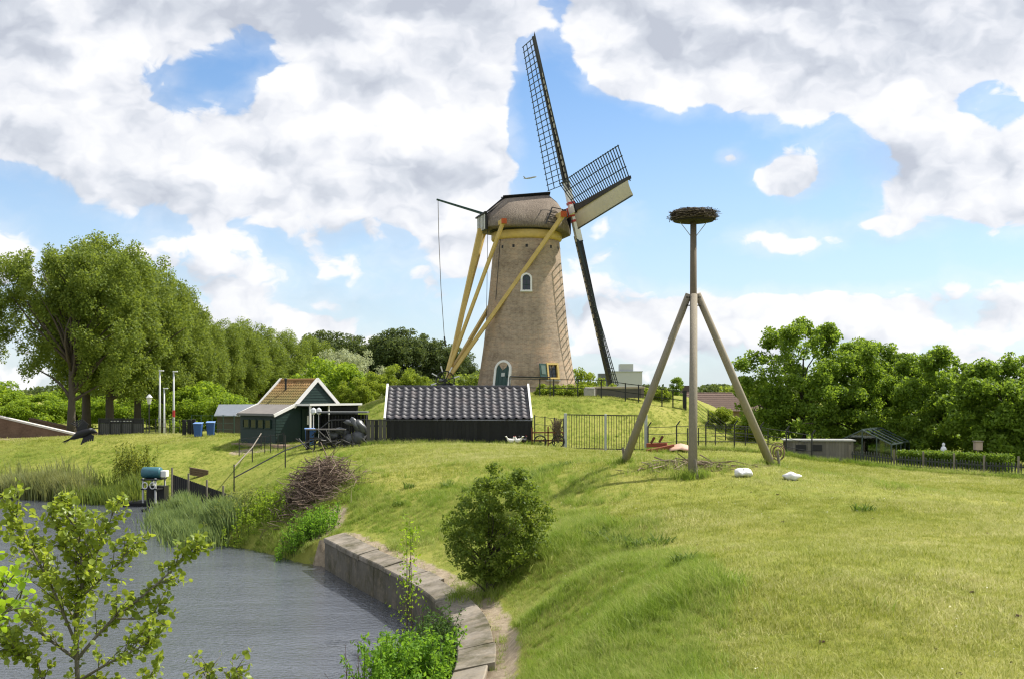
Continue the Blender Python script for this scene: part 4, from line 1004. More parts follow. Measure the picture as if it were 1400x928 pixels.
fr = MB()
for x_ in (-.9, 0, .9):
    fr.tube([(x_, 0, -.1), (x_, 0, 1.35)], .03, 6)
fr.tube([(-.95, 0, 1.33), (.95, 0, 1.36)], .03, 6); fr.tube([(-.95, 0, .9), (.95, 0, .9)], .025, 6); fr.tube([(-1.9, -.1, .55), (-.95, 0, 1.33)], .03, 6); fr.build('rack', IRON, wr)
TARP = plain('grey_tarp', (.085, .088, .092), .35, .5, .5, 5, .6)
for (cx, cz, sx, sz, ry) in ((.3, 1.12, .16, .42, -.5), (.62, 1.0, .2, .45, -.7), (.05, 1.2, .3, .14, .2), (-.4, .75, .35, .2, .3), (-.75, .55, .3, .28, -.2), (.45, .45, .4, .35, .1), (-.1, .35, .3, .32, .5)):
    m_ = MB(); nu, nv = 12, 9; base = []
    rot = Matrix.Rotation(ry, 3, 'Y'); ph = rs.uniform(0, 6)
    for j in range(nv + 1):
        a = math.pi*j/nv
        for i in range(nu):
            t = 2*math.pi*i/nu; k_ = 1 + .22*math.sin(3*t + ph + 4*a) + .12*math.sin(7*t - 2*ph + 3*a) + rs.uniform(-.06, .06)
            v_ = rot @ Vector((sx*math.sin(a)*math.cos(t)*k_, .2*math.sin(a)*math.sin(t)*k_, -sz*math.cos(a))); base.append(v_ + Vector((cx, -.08, cz)))
    m_.add(base, [(j*nu+i, j*nu+(i+1)%nu, (j+1)*nu+(i+1)%nu, (j+1)*nu+i) for j in range(nv) for i in range(nu)]); m_.build('fold', TARP, wr, True)
q0 = G(446, 57.3); tb = thing('trestle_table', q0, 'dark plank table with grey top edge before the black shelter', 'table')
MB().box((0, 0, .98), (2.0, .6, .05)).build('table_top', wood('grey_plank', (.16, .15, .14), .3, axis=0), tb)
for sx in (-1, 1):
    for sy in (-1, 1): MB().box((sx*.93, sy*.24, .46), (.09, .07, 1.0)).build('leg', DARKW, tb)
MB().bar((-.9, 0, .12), (.9, 0, .7), .06, .05).build('brace', DARKW, tb)
q0 = G(457, 57.0); sc_ = thing('scrap_heap', q0, 'heap of dark scrap iron and pipes lying under the plank table', 'scrap')
m_ = MB()
for k in range(46):
    c = Vector((rs.gauss(.1, .75), rs.gauss(0, .25), abs(rs.gauss(.25, .2)))); d = Vector((rs.gauss(0, 1), rs.gauss(0, .4), rs.gauss(0, .6))).normalized() * rs.uniform(.15, .6)
    m_.tube([c - d, c + d], rs.uniform(.012, .04), 5)
m_.build('pipes', plain('scrap_iron', (.05, .047, .043), .6, .4, .6), sc_)
for x_, d_, ll in ((428.5, 61.5, 'small white pole lantern nearer the cottage door'), (436, 61.3, 'small white pole lantern nearer the black shelter')):
    q = G(x_, d_); gl = thing('garden_lantern', q, ll, 'lantern', 0, 'pole lanterns by the porch'); h_ = P(x_, 566, d_).z - q.z
    MB().tube([(0, 0, 0), (0, 0, h_)], .025, 6).build('pole', WHITE, gl); MB().lathe([(.06, h_), (.16, h_ + .1), (.13, h_ + .28), (.03, h_ + .36)], 8).build('lamp_shade', plain('lamp_glass', (.6, .62, .62), .3), gl)

# ------------------------------------------------------------------ raft with barrel and the dark board walk
rp = Vector((W(196, 690).x, 54.3, 0.0)); rp.x += .25; raft = thing('pump_raft', rp, 'black floating raft with white frames and a blue-green barrel on top', 'raft', R(-8))
for k in range(7): MB().box((-.45 , -.75 + k*.25, .12), (2.3, .235, .07)).build('deck_plank', DARKW, raft)
MB().box((-.45, 0, .0), (2.2, 1.6, .16)).build('float', BLACK, raft)
fm = [(-.0, -.7), (.62, -.7), (-.0, .3), (.62, .3)]
for x_, y_ in fm: MB().box((x_, y_, .72), (.07, .07, 1.20)).build('leg', plain('pale_frame', (.42, .42, .42), .6), raft)
MB().box((.31, -.2, .80), (.80, 1.1, .06)).build('shelf', DARKW, raft); MB().box((.31, -.2, 1.25), (.80, 1.1, .06)).build('shelf', DARKW, raft)
for x_ in (.12, .5): MB().tube([(x_ + .13*math.cos(2*math.pi*k/14), -.76, .98 + .15*math.sin(2*math.pi*k/14)) for k in range(14)], .025, 5, close=True).build('ring_frame', WHITE, raft)
MB().tube([(-.25, -.2, 1.55), (-.2, -.2, 1.55), (.62, -.2, 1.55), (.67, -.2, 1.55)], [.23, .27, .27, .23], 16).build('barrel', plain('teal_barrel', (.035, .13, .16), .4, .5), raft, True)
MB().box((.82, -.15, 1.50), (.30, .35, .32)).build('white_crate', WHITE, raft, bevel=.03)
MB().box((.3, .2, .5), (.9, .5, .8)).build('pump_housing', IRON, raft)
wa, wb = Vector((W(232, 690).x, 54.6, 0)), P(333, 686, 48.6); wb.z = 0
bw_ = thing('board_walk_fence', Vector((wa.x, wa.y, H(wa.x, wa.y))), 'dark board fence running down the bank to the raft', 'fence'); nb = 34
for k in range(nb):
    t = (k + .5)/nb; px_ = 236 + (331 - 236)*t; d_ = 53.2 - 6.4*t; g_ = G(px_, d_); zt = max(P(px_, 648 + 34*t, d_).z, g_.z + .62 - .28*t); zb = min(g_.z - .1, zt - .45)
    MB().box((g_.x - wa.x, g_.y - wa.y, (zt + zb)/2 - bw_.location.z), (.125, .03, zt - zb), Matrix.Rotation(R(-40), 3, 'Z')).build('board', DARKW if k < 26 else GREYB, bw_)
for k in (0, 8, 17, 25):
    t = k/nb; px_ = 236 + 95*t; d_ = 53.1 - 6.4*t; g_ = G(px_, d_); zt = max(P(px_, 643 + 34*t, d_).z, g_.z + .78 - .28*t)
    MB().box((g_.x - wa.x, g_.y - wa.y - .08, (zt + g_.z)/2 - bw_.location.z), (.07, .07, zt - g_.z + .3)).build('post', GREYW, bw_)
q = G(272, 57.5); wbx = thing('wooden_crate', q, 'weathered brown crate lying tilted on the bank above the board fence', 'crate', .4)
for k in range(4): MB().box((0, 0, .06 + k*.1), (.9, .4, .085), Matrix.Rotation(.2, 3, 'Y')).build('plank', wood('brown_plank', (.13, .09, .06), axis=0), wbx)
dk = Vector((W(198, 699).x, ZC*F/(699-HY), 0)); duck = thing('duck', dk, 'small dark duck swimming near the raft', 'duck')
m_ = MB(); m_.ell((0, 0, .06), (.17, .09, .09)); m_.ell((.15, 0, .21), (.06, .045, .05)); m_.tube([(.10, 0, .1), (.15, 0, .2)], [.05, .04], 7); m_.build('body', BLACK, duck, True); MB().tube([(.19, 0, .2), (.26, 0, .19)], [.02, .01], 5).build('beak', plain('beak', (.3, .2, .05)), duck)

# ------------------------------------------------------------------ branch piles, bags and farm junk
def branch_pile(name, label, centre, sx, sy, sz, n, lmin, lmax, rmax, seed, mname, cols, flat=.4):
    def b(m):
        n_ = NT(m); r = n_.n('ShaderNodeNewGeometry').outputs['Random Per Island']; n_.done(n_.bsdf(n_.ramp(r, cols), .85, .2))
    rs = random.Random(seed); m_ = MB(); c0 = Vector(centre)
    for k in range(n):
        u, v = rs.gauss(0, .42), rs.gauss(0, .42); rr = max(0.0, 1 - (u*u + v*v) * .9)
        x, y = u*sx, v*sy; gz = H(c0.x + x, c0.y + y) - c0.z
        c = Vector((x, y, gz + .04 + rs.random() * sz * rr)); d = Vector((rs.gauss(.3, 1), rs.gauss(0, 1), rs.gauss(0, flat))).normalized() * rs.uniform(lmin, lmax)
        k1 = Vector((rs.gauss(0, .08), rs.gauss(0, .08), rs.gauss(0, .05)))
        a, e = c - d, c + d
        for p_ in (a, e): p_.z = max(p_.z, H(c0.x + p_.x, c0.y + p_.y) - c0.z + .01)
        r0 = rs.uniform(.3, 1) * rmax; m_.tube([a, c + k1, e], [r0, r0*.8, r0*.4], 5)
    o = thing(name, c0, label, 'branches'); m_.build('branches', mat(mname, b), o); return o
bpc = G(432, 40.6)
branch_pile('brushwood_pile', 'tall heap of brown cut brushwood on the bank above the quay', bpc, 1.45, 1.9, 1.25, 1500, .2, .62, .016, 4, 'brushwood', [(0, (.05, .034, .026)), (.5, (.15, .105, .078)), (.9, (.33, .25, .19))], .55)
bpc = G(945, 33.6)
branch_pile('fallen_branches', 'loose dead branches strewn round the feet of the nest pole', bpc, 1.6, .75, .13, 130, .2, .75, .024, 9, 'dead_branches', [(0, (.10, .07, .05)), (.5, (.20, .15, .105)), (.95, (.40, .32, .24))], .16)
def bag(px_, d_, label, seed, s_=1.0):
    p = G(px_, d_); o = thing('white_bag', p, label, 'bag', 0, 'white bags on the field'); rs = random.Random(seed); m_ = MB(); nu, nv = 14, 9; vs = []
    for j in range(nv + 1):
        a = math.pi*j/nv
        for i in range(nu):
            t = 2*math.pi*i/nu; k_ = 1 + .2*math.sin(2*t + seed*2) + .12*math.sin(5*t + 3*a) + rs.uniform(-.09, .09)
            z = max(-.02, .13 - .16*math.cos(a)*(1 + .3*math.sin(2*t + seed)))
            vs.append((s_*.27*math.sin(a)*math.cos(t)*k_, s_*.19*math.sin(a)*math.sin(t)*k_, s_*z*.72 + .03*math.sin(9*t+seed)*math.sin(a)))
    m_.add(vs, [(j*nu+i, j*nu+(i+1)%nu, (j+1)*nu+(i+1)%nu, (j+1)*nu+i) for j in range(nv) for i in range(nu)])
    m_.build('sack', plain('white_plastic', (.78, .76, .75), .45, .4, .06), o, True)
bag(1016, 31.8, 'flattened white plastic bag lying beside the fallen branches', 2, 1.0); bag(1082, 31.2, 'white plastic bag lying alone on the grass right of the prop', 5, .92)
p = G(1063, 52); co = thing('hose_coil', p, 'brown coil of thick rope leaning by the fence', 'rope coil')
for k in range(5):
    r_ = .40 - .075*k; MB().tube([(.05*math.sin(k*2.1) + r_*.8*math.cos(2*math.pi*i/24), -.05*k + .03*math.sin(i*1.3 + k), .42 + .04*math.cos(k*3) + r_*math.sin(2*math.pi*i/24)) for i in range(24)], .024, 6, close=True).build('turn', plain('brown_rope', (.20, .14, .09), .9), co, True)
p = G(912, 54.6); lg = thing('timber_heap', p, 'heap of reddish old beams beneath a pale pink tarpaulin', 'timber')
RW = wood('red_beam', (.26, .075, .04), .35, axis=0)
for (x_, y_, z_, L, rz, ry) in ((-.25, -.2, .2, 1.2, .25, -.18), (-.1, .1, .14, 1.4, .1, -.1), (-.45, .3, .35, 1.0, -.3, -.05), (-.5, 0, .08, 1.1, .4, 0)):
    MB().box((x_, y_, z_), (L, .2, .2), Euler((0, ry, rz)).to_matrix()).build('beam', RW, lg, bevel=.015)
for (x_, z_) in ((-.75, .45), (-.35, .5)): MB().bar((x_, .2, z_), (x_ + .18, .25, z_ + .28), .09).build('stub', plain('rusty_iron', (.12, .04, .025), .8), lg)
m_ = MB(); n_ = 9; vs = []
rs = random.Random(5)
for i in range(n_):
    for j in range(n_):
        u, v = i/(n_-1), j/(n_-1); vs.append((.05 + 1.25*u, -.55 + 1.1*v, .06 + .36*math.sin(math.pi*min(1, max(0, .12 + .8*u)))*math.sin(math.pi*(.1 + .8*v)) + rs.uniform(-.02, .03)))
m_.add(vs, [(i*n_+j, (i+1)*n_+j, (i+1)*n_+j+1, i*n_+j+1) for i in range(n_-1) for j in range(n_-1)]); o_ = m_.build('tarpaulin', plain('pink_tarp', (.55, .34, .25), .6), lg, True); sm = o_.modifiers.new('thick', 'SOLIDIFY'); sm.thickness = .02
p = G(748, 57.0); ct = thing('farm_cart', p, 'rusty old farm cart frame with a brown bundle beside the bar gate', 'cart')
RU = plain('rusty_frame', (.20, .085, .05), .85, .2, .4)
for (a_, b_) in (((-.75, 0, 0), (-.75, 0, 1.0)), ((.05, 0, 0), (.05, 0, 1.05)), ((-.75, 0, .75), (.9, 0, .75)), ((-.75, 0, .35), (.9, 0, .35)), ((.05, .2, .15), (.9, .2, .6))): MB().bar(a_, b_, .07).build('frame_bar', RU, ct)
for x_ in (-.35, .55):
    w_ = MB().tube([(x_ + .3*math.cos(2*math.pi*k/18), -.1, .3 + .3*math.sin(2*math.pi*k/18)) for k in range(18)], .035, 6, close=True).build('wheel', IRON, ct)
    for k in range(6): a = math.pi*k/6; MB().bar((x_ - .28*math.cos(a), -.1, .3 - .28*math.sin(a)), (x_ + .28*math.cos(a), -.1, .3 + .28*math.sin(a)), .02).build('spoke', IRON, w_)
m_ = MB(); rs = random.Random(2)
for k in range(160):
    a = rs.uniform(0, 6.28); z = rs.uniform(.5, 1.25); c = Vector((.5 + .25*math.cos(a)*rs.random(), .1 + .2*math.sin(a), z)); d = Vector((rs.gauss(0, .4), rs.gauss(0, .3), -1)).normalized()*.25
    m_.tube([c - d, c + d], .012, 4)
m_.build('bundle', plain('brown_hemp', (.16, .12, .085), .95, .1, .4), ct)
# hens
def hen(px_, d_, rz, white, label):
    p = G(px_, d_); o = thing('hen', p, label, 'hen', rz, 'hens by the board fence'); o.scale = (.68, .68, .68); mm = plain('white_feathers', (.72, .70, .66), .8, .2, .12) if white else plain('black_feathers', (.025, .024, .028), .6, .3)
    path = [(-.30, 0, .56), (-.24, 0, .47), (-.15, 0, .38), (0, 0, .33), (.12, 0, .35), (.19, 0, .44), (.20, 0, .54), (.22, 0, .60), (.27, 0, .60)]
    MB().tube(path, [.02, .075, .13, .165, .145, .09, .055, .06, .025], 12).build('body', mm, o, True)
    MB().prism([(.17, 0, .64), (.20, 0, .70), (.23, 0, .66), (.26, 0, .69), (.27, 0, .62)], (0, .015, 0)).build('comb', RED, o); MB().tube([(.27, 0, .595), (.33, 0, .58)], [.018, .004], 5).build('beak', plain('hen_beak', (.45, .28, .06)), o)
    for sy in (-1, 1): MB().tube([(.0, sy*.06, .22), (.02, sy*.06, .0), (.08, sy*.06, .0)], [.018, .013, .01], 5).build('leg', plain('hen_leg', (.40, .26, .07)), o)
    for sy in (-1, 1): MB().ell((-.03, sy*.125, .36), (.15, .035, .09)).build('wing', mm, o, True)
    m_ = MB()
    for k in range(5): a = -.3 + k*.15; m_.tube([(-.22, 0, .48), (-.34, a*.25, .66 - abs(a)*.1), (-.42, a*.4, .64)], [.03, .04, .012], 5)
    m_.build('tail', mm, o)
hen(698.5, 56.4, .2, True, 'white hen pecking nearest the middle of the board fence'); hen(708.5, 56.3, math.pi - .3, True, 'white hen facing the other white hen by the fence'); hen(715.5, 56.5, .4, False, 'black hen beside the two white hens')

# ------------------------------------------------------------------ right side: coop, greenhouse, picket fence, garden things
p = G(1075, 55.5); p.z -= .38; cp_ = thing('grey_coop', p, 'low weathered grey board coop with flat roof by the greenhouse', 'coop', R(-6))
for k in range(22): MB().box((.08 + k*.145, 0, .52), (.135, .03, 1.05)).build('board', wood('coop_board', (.17, .155, .135), .35), cp_)
MB().box((1.6, .6, 1.08), (3.4, 1.4, .06)).build('roof', plain('coop_roof', (.30, .30, .29), .6), cp_)
for k in range(2): MB().box((.7 + k*.75, -.03, .72), (.5, .03, .3)).build('opening', BLACK, cp_)
MB().box((1.6, 1.15, .5), (3.2, .04, 1.0)).build('back_wall', GREYW, cp_)
p = G(1192, 59.0); p.z = P(1192, 641, 59).z; gh = thing('greenhouse', p, 'small glass greenhouse with dark metal frame under the trees', 'greenhouse', R(-32)); gh.scale = (1.2, 1.25, 1.12)
def ghglass(m):
    n = NT(m); g = n.n('ShaderNodeBsdfGlossy'); g.inputs[0].default_value = (.8, .85, .85, 1); g.inputs[1].default_value = .06
    t = n.n('ShaderNodeBsdfTransparent'); t.inputs[0].default_value = (.62, .68, .66, 1); mx = n.n('ShaderNodeMixShader'); fz = n.n('ShaderNodeFresnel'); fz.inputs[0].default_value = 1.6
    n.l(n.math('ADD', fz.outputs[0], .05), mx.inputs[0]); n.l(t.outputs[0], mx.inputs[1]); n.l(g.outputs[0], mx.inputs[2]); n.done(mx.outputs[0])
GL = mat('greenhouse_glass', ghglass); FR = plain('greenhouse_frame', (.06, .085, .08), .4, .5)
gw, gl_, ge, gr = 1.2, 1.5, 1.25, 1.85
for sx in (-1, 1):
    for k in range(4):
        y_ = -gl_ + (2*gl_)*k/4
        MB().box((sx*gw, y_ + gl_/4, ge/2), (.012, gl_/2 - .05, ge - .06)).build('pane', GL, gh)
        MB().prism([(sx*gw, y_ + .03, ge), (sx*gw, y_ + gl_/2 - .03, ge), (0.01*sx, y_ + gl_/2 - .03, gr), (.01*sx, y_ + .03, gr)], (0, 0, .012)).build('pane', GL, gh)
    for k in range(5):
        y_ = -gl_ + (2*gl_)*k/4; MB().bar((sx*gw, y_, 0), (sx*gw, y_, ge), .05).build('frame_bar', FR, gh); MB().bar((sx*gw, y_, ge), (0, y_, gr + .02), .05).build('frame_bar', FR, gh)
    MB().bar((sx*gw, -gl_, ge), (sx*gw, gl_, ge), .055).build('gutter', FR, gh)
MB().bar((0, -gl_, gr + .03), (0, gl_, gr + .03), .06).build('ridge', FR, gh)
for sy in (-1, 1):
    for k in range(5): x_ = -gw + 2*gw*k/4; MB().bar((x_, sy*gl_, 0), (x_, sy*gl_, ge + (gr - ge)*(1 - abs(x_)/gw)), .04).build('frame_bar', FR, gh)
    for k in range(4):
        x0, x1 = -gw + 2*gw*k/4 + .03, -gw + 2*gw*(k+1)/4 - .03
        MB().prism([(x0, sy*gl_, 0.02), (x1, sy*gl_, .02), (x1, sy*gl_, ge + (gr-ge)*(1-abs(x1)/gw) - .03), (x0, sy*gl_, ge + (gr-ge)*(1-abs(x0)/gw) - .03)], (0, .01, 0)).build('pane', GL, gh)
MB().box((0, 0, .02), (2*gw + .1, 2*gl_ + .1, .16)).build('plinth', plain('plinth', (.2, .19, .17)), gh)
# picket fence along the garden
pa = [(1162, 54.4), (1222, 52.4), (1262, 51.0), (1304, 49.6), (1345, 48.2), (1392, 46.6), (1440, 45.0)]
pf0 = G(*pa[0]); pk = thing('picket_fence', pf0, 'low dark picket fence along the right edge of the field', 'fence')
pick_me = MB().prism([(-.03, 0, 0), (.03, 0, 0), (.03, 0, .56), (0, 0, .62), (-.03, 0, .56)], (0, .02, 0)).mesh('picket', plain('dark_picket', (.045, .05, .048), .8))
for (xa, da), (xb, db) in zip(pa, pa[1:]):
    A_, B_ = G(xa, da), G(xb, db); n_ = max(2, int((B_ - A_).length / .15))
    for k in range(n_): q = A_.lerp(B_, k/n_); q.z = H(q.x, q.y); inst('picket', pick_me, pk, q - pf0, (0, random.Random(k).uniform(-.05, .05), math.atan2((B_-A_).y, (B_-A_).x)))
    for h_ in (.15, .45): MB().bar(A_ - pf0 + Vector((0, .03, h_)), B_ - pf0 + Vector((0, .03, h_)), .03, .05).build('rail', plain('dark_picket', (.045, .05, .048)), pk)
    MB().box(A_ - pf0 + Vector((0, -.03, .40)), (.07, .07, .95)).build('post', GREYW, pk)
p = G(1290, 55.5); p.z = max(p.z, 1.5); st = thing('garden_figure', p, 'white garden figure standing behind the clipped hedge', 'statue'); st.scale = (.5,) * 3
MB().lathe([(.22, 0), (.22, .9), (.16, .95), (.14, 1.1), (.26, 1.25), (.30, 1.55), (.20, 1.78), (.09, 1.84), (.14, 1.95), (.15, 2.08), (.02, 2.2)], 14).build('figure', plain('white_statue', (.72, .72, .74), .6), st, True)
p = G(1337, 55); p.z = max(p.z, 1.5); p.z -= .72; nbx = thing('nest_box', p, 'pinkish grey box on a post behind the hedge', 'nest box'); MB().box((0, 0, 1.78), (.34, .3, .38)).build('box', plain('pinkish_box', (.42, .32, .27), .8), nbx); MB().box((0, 0, .8), (.08, .08, 1.6)).build('post', GREYW, nbx); MB().box((0, 0, 2.0), (.42, .36, .05)).build('lid', GREYW, nbx)

# ------------------------------------------------------------------ far buildings
p = P(977, 560, 105); p.z = 1.5; hse = thing('brown_roofed_house', p, 'house with broad brown tiled roof beyond the mound', 'house', R(3))
BT = plain('brown_tiles', (.19, .135, .11), .85, .2, .3, 12, .5)
MB().box((0.8, 4.5, 1.1), (8.6, 8, 2.3)).build('wall', plain('buff_brick', (.25, .18, .13), .9), hse)
rz_ = P(977, 537.5, 105).z - 1.5
rfm = MB().prism([(-4.6, 0, 2.0), (6.4, 0, 2.0), (3.0, 4.5, rz_), (-2.2, 4.5, rz_)], (0, .05, .10)).build('roof', BT, hse)
for k in range(9):
    t = (k + .5)/9; MB().bar((-4.6 + 2.4*t, 4.5*t, 2.14 + (rz_-2)*t), (6.4 - 3.4*t, 4.5*t, 2.14 + (rz_-2)*t), .06, .07).build('tile_course', BT, rfm)
MB().prism([(-4.6, 9, 2.0), (6.4, 9, 2.0), (3.0, 4.55, rz_), (-2.2, 4.55, rz_)], (0, 0, .1)).build('rear_roof_slope', BT, hse)
MB().prism([(-4.6, 0, 2.0), (-4.6, 9, 2.0), (-2.2, 4.5, rz_)], (.1, 0, .05)).build('hip', BT, hse); MB().prism([(6.4, 0, 2.0), (6.4, 9, 2.0), (3.0, 4.5, rz_)], (-.1, 0, .05)).build('hip', BT, hse)
MB().box((-1.7, 5.2, rz_ + .3), (.7, .7, .9)).build('chimney', plain('dark_chimney', (.09, .07, .06)), hse)
def block(name, label, px0, px1, ytop, d, m, extra=()):
    a, b = P(px0, ytop, d), P(px1, ytop, d); o = thing(name, ((a.x+b.x)/2, d, 1.0), label, 'building'); w_ = b.x - a.x; h_ = a.z - 1.0
    wl_ = MB().box((0, w_*.35, h_/2), (w_, w_*.7, h_)).build('wall', m, o); MB().box((0, w_*.35, h_ + .12), (w_ + .4, w_*.7 + .4, .25)).build('parapet', STEEL, o)
    for (qx0, qx1, y0, y1, mm, nm) in extra:
        a2, b2 = P(qx0, y0, d), P(qx1, y1, d); MB().box(((a2.x+b2.x)/2 - o.location.x, w_*.3, (a2.z+b2.z)/2 - 1.0), (b2.x - a2.x, w_*.5, a2.z - b2.z)).build(nm, mm, o)
    return o
PALE = plain('pale_cladding', (.46, .47, .49), .6, .3, .06, .05, .02); DGR = plain('dark_cladding', (.13, .14, .155), .6, .3, .2, .2, .02)
bd = block('industrial_building', 'large pale grey industrial hall with roof block beyond the mill', 832, 878, 508, 330, PALE, [(848, 866, 497, 508.5, PALE, 'roof_block'), (819, 833, 510, 534, DGR, 'dark_wing')])
for k in range(6): MB().box((-9.0 + k*.0, 0, 0), (.01, .01, .01)) if False else None
bd2 = block('distant_flats', 'small distant grey flat building on the skyline behind the brown roof', 962, 977, 527, 520, PALE, [(955, 963, 530, 538, DGR, 'dark_wing')])
for k in range(5): q = P(963.5 + k*2.8, 530, 519.6); MB().box((q.x - bd2.location.x, -.3, q.z - 1.0), (.7, .3, .8)).build('window', PANE, bd2)

# ------------------------------------------------------------------ in the air: jackdaw and airliner
p = P(113, 592, 15.5); jd = thing('jackdaw', p, 'black jackdaw in flight with raised wing above the far bank', 'bird', R(-4))
FE = plain('black_plumage', (.010, .010, .012), .55, .35, .3)
MB().tube([(-.17, 0, -.075), (-.13, 0, -.06), (-.06, 0, -.02), (.02, 0, .0), (.08, 0, .02), (.12, 0, .035), (.155, 0, .03), (.185, 0, .02), (.205, 0, .014)], [.012, .028, .05, .058, .048, .036, .033, .016, .003], 12).build('body', FE, jd, True)
MB().ell((.115, 0, .045), (.035, .036, .030)).build('grey_nape', plain('grey_nape', (.12, .12, .13), .7), jd, True)
m_ = MB()
for k in range(5): m_.add([(-.14, -.012, -.06), (-.14, .012, -.06), (-.26, -.02 + k*.012, -.115 - k*.006), (-.27, -.03 + k*.012, -.12 - k*.006)], [(0, 1, 2, 3)])
m_.prism([(-.13, -.02, -.055), (-.13, .02, -.055), (-.27, .03, -.125), (-.275, -.03, -.12)], (0, 0, .006)); m_.build('tail', FE, jd)
def wing(tip, name, fingers):
    sh = Vector((.05, 0, .03)); w_ = MB(); el = sh.lerp(tip, .5) + Vector((.05, 0, .02)); base = Vector((-.07, 0, .0))
    w_.prism([sh, el, sh.lerp(tip, .62), base.lerp(tip, .45) + Vector((-.05, 0, 0)), base], (0, .010, 0))
    for k in range(fingers):
        t = k/(fingers - 1); s_ = el.lerp(base.lerp(tip, .45), t); e_ = tip + Vector((-.16*t, 0, .02 - .05*t*t)); n_ = Vector((.016, 0, 0))
        w_.prism([s_ - n_, s_ + n_, e_ + n_*.6, e_ - n_*.6], (0, .006 + .001*k, .0))
    return w_.build(name, FE, jd)
wing(Vector((-.02, .02, .17)), 'wing', 7); w2 = wing(Vector((.16, -.05, -.12)), 'wing', 6)
p = P(725, 243.5, 3000); pl = thing('airliner', p, 'distant grey airliner flying past the mill cap', 'airplane', R(-12)); pl.rotation_euler = (R(14), R(-7), R(-18))
GA = plain('aircraft_grey', (.30, .31, .33), .5, .4, .1, .2, 0)
MB().tube([(-18, 0, 1.2), (-14, 0, .6), (-8, 0, 0), (10, 0, 0), (15, 0, -.1), (18, 0, -.5)], [.3, 1.2, 2.0, 2.0, 1.6, .2], 14).build('fuselage', GA, pl, True)
for sy in (-1, 1):
    MB().prism([(4, sy*1.5, -.8), (-2.5, sy*1.5, -.8), (-7.5, sy*17, .8), (-5.5, sy*17, .8)], (0, 0, .35)).build('wing', GA, pl); MB().prism([(-13, sy*.8, .8), (-16, sy*.8, .8), (-18, sy*6, 1.2), (-16.5, sy*6, 1.2)], (0, 0, .25)).build('tailplane', GA, pl)
    MB().tube([(2.6, sy*5.8, -1.6), (-1.2, sy*5.8, -1.5)], [1.0, .8], 10).build('engine', GA, pl)
MB().prism([(-12, -.15, 1.5), (-16.5, -.15, 1.5), (-18.5, -.15, 7.5), (-16.3, -.15, 7.5)], (0, .3, 0)).build('fin', GA, pl)

# ------------------------------------------------------------------ foliage
def unit(v): return v / np.maximum(1e-9, np.linalg.norm(v, axis=-1, keepdims=True))
def leaf_mesh(name, C, size, m, rng, up=0.5, asp=0.6, out=None, jitter=0.35, droop=0.0):
    """one folded four-point leaf at each centre"""
    n = len(C); s = size * rng.uniform(1 - jitter, 1 + jitter, (n, 1))
    nr = unit(rng.normal(size=(n, 3)) + np.array([0, 0, up]) + (0 if out is None else out * 0.6))
    u = unit(np.cross(nr, rng.normal(size=(n, 3)))); u[:, 2] -= droop; u = unit(u); v = np.cross(nr, u)
    b = C - u * s * 0.5; t = C + u * s * 0.5; mid = C + nr * s * 0.10 * 1.0
    l = mid + v * s * asp * 0.5; r = mid - v * s * asp * 0.5
    V = np.stack([b, l, t, r], 1).reshape(-1, 3); k = np.arange(n)[:, None] * 4
    Fc = np.concatenate([k + np.array([[0, 2, 1]]), k + np.array([[0, 3, 2]])], 1).reshape(-1, 3)
    return np_mesh(name, V, Fc, m)
def clump_cloud(rng, lobes, ncl, per, cr, shell=0.55, zmin=None, cs=(1, 1, .72)):
    """leaf positions in clumps that fill ellipsoid lobes, denser at the skin; returns positions, outward directions and clump centres"""
    w = np.array([l[6] if len(l) > 6 else l[3]*l[4]*l[5] for l in lobes]); w = w / w.sum()
    pick = rng.choice(len(lobes), ncl, p=w); L = np.array([l[:6] for l in lobes])[pick]
    d = unit(rng.normal(size=(ncl, 3))); rad = (shell + (1 - shell) * rng.random((ncl, 1)) ** 0.6) * rng.uniform(.86, 1.10, (ncl, 1))
    cc = L[:, :3] + d * rad * L[:, 3:6]
    if zmin is not None: cc = cc[cc[:, 2] > zmin]; 
    n = len(cc); crs = cr * rng.uniform(.6, 1.35, n)
    cnt = (per * (crs / cr) ** 2).astype(int); idx = np.repeat(np.arange(n), cnt); m = len(idx)
    o = unit(rng.normal(size=(m, 3))) * (rng.random((m, 1)) ** 0.45) * crs[idx][:, None] * np.array(cs)
    return cc[idx] + o, unit(o), cc
def limb(mb, a, b, r0, r1, rs, sag=0.0, k=5):
    a, b = Vector(a), Vector(b); pts = []
    bend = Vector((rs.gauss(0, .07), rs.gauss(0, .07), -sag)) * (b - a).length
    for i in range(k + 1):
        t = i / k; pts.append(a.lerp(b, t) + bend * math.sin(math.pi * t))
    mb.tube(pts, [r0 + (r1 - r0) * (i / k) ** .8 for i in range(k + 1)], 6)
BARK = wood('bark', (0.085, 0.07, 0.055), .45, .9, 2.0); BARKL = wood('pale_bark', (0.17, 0.15, 0.12), .4, .9, 2.0)
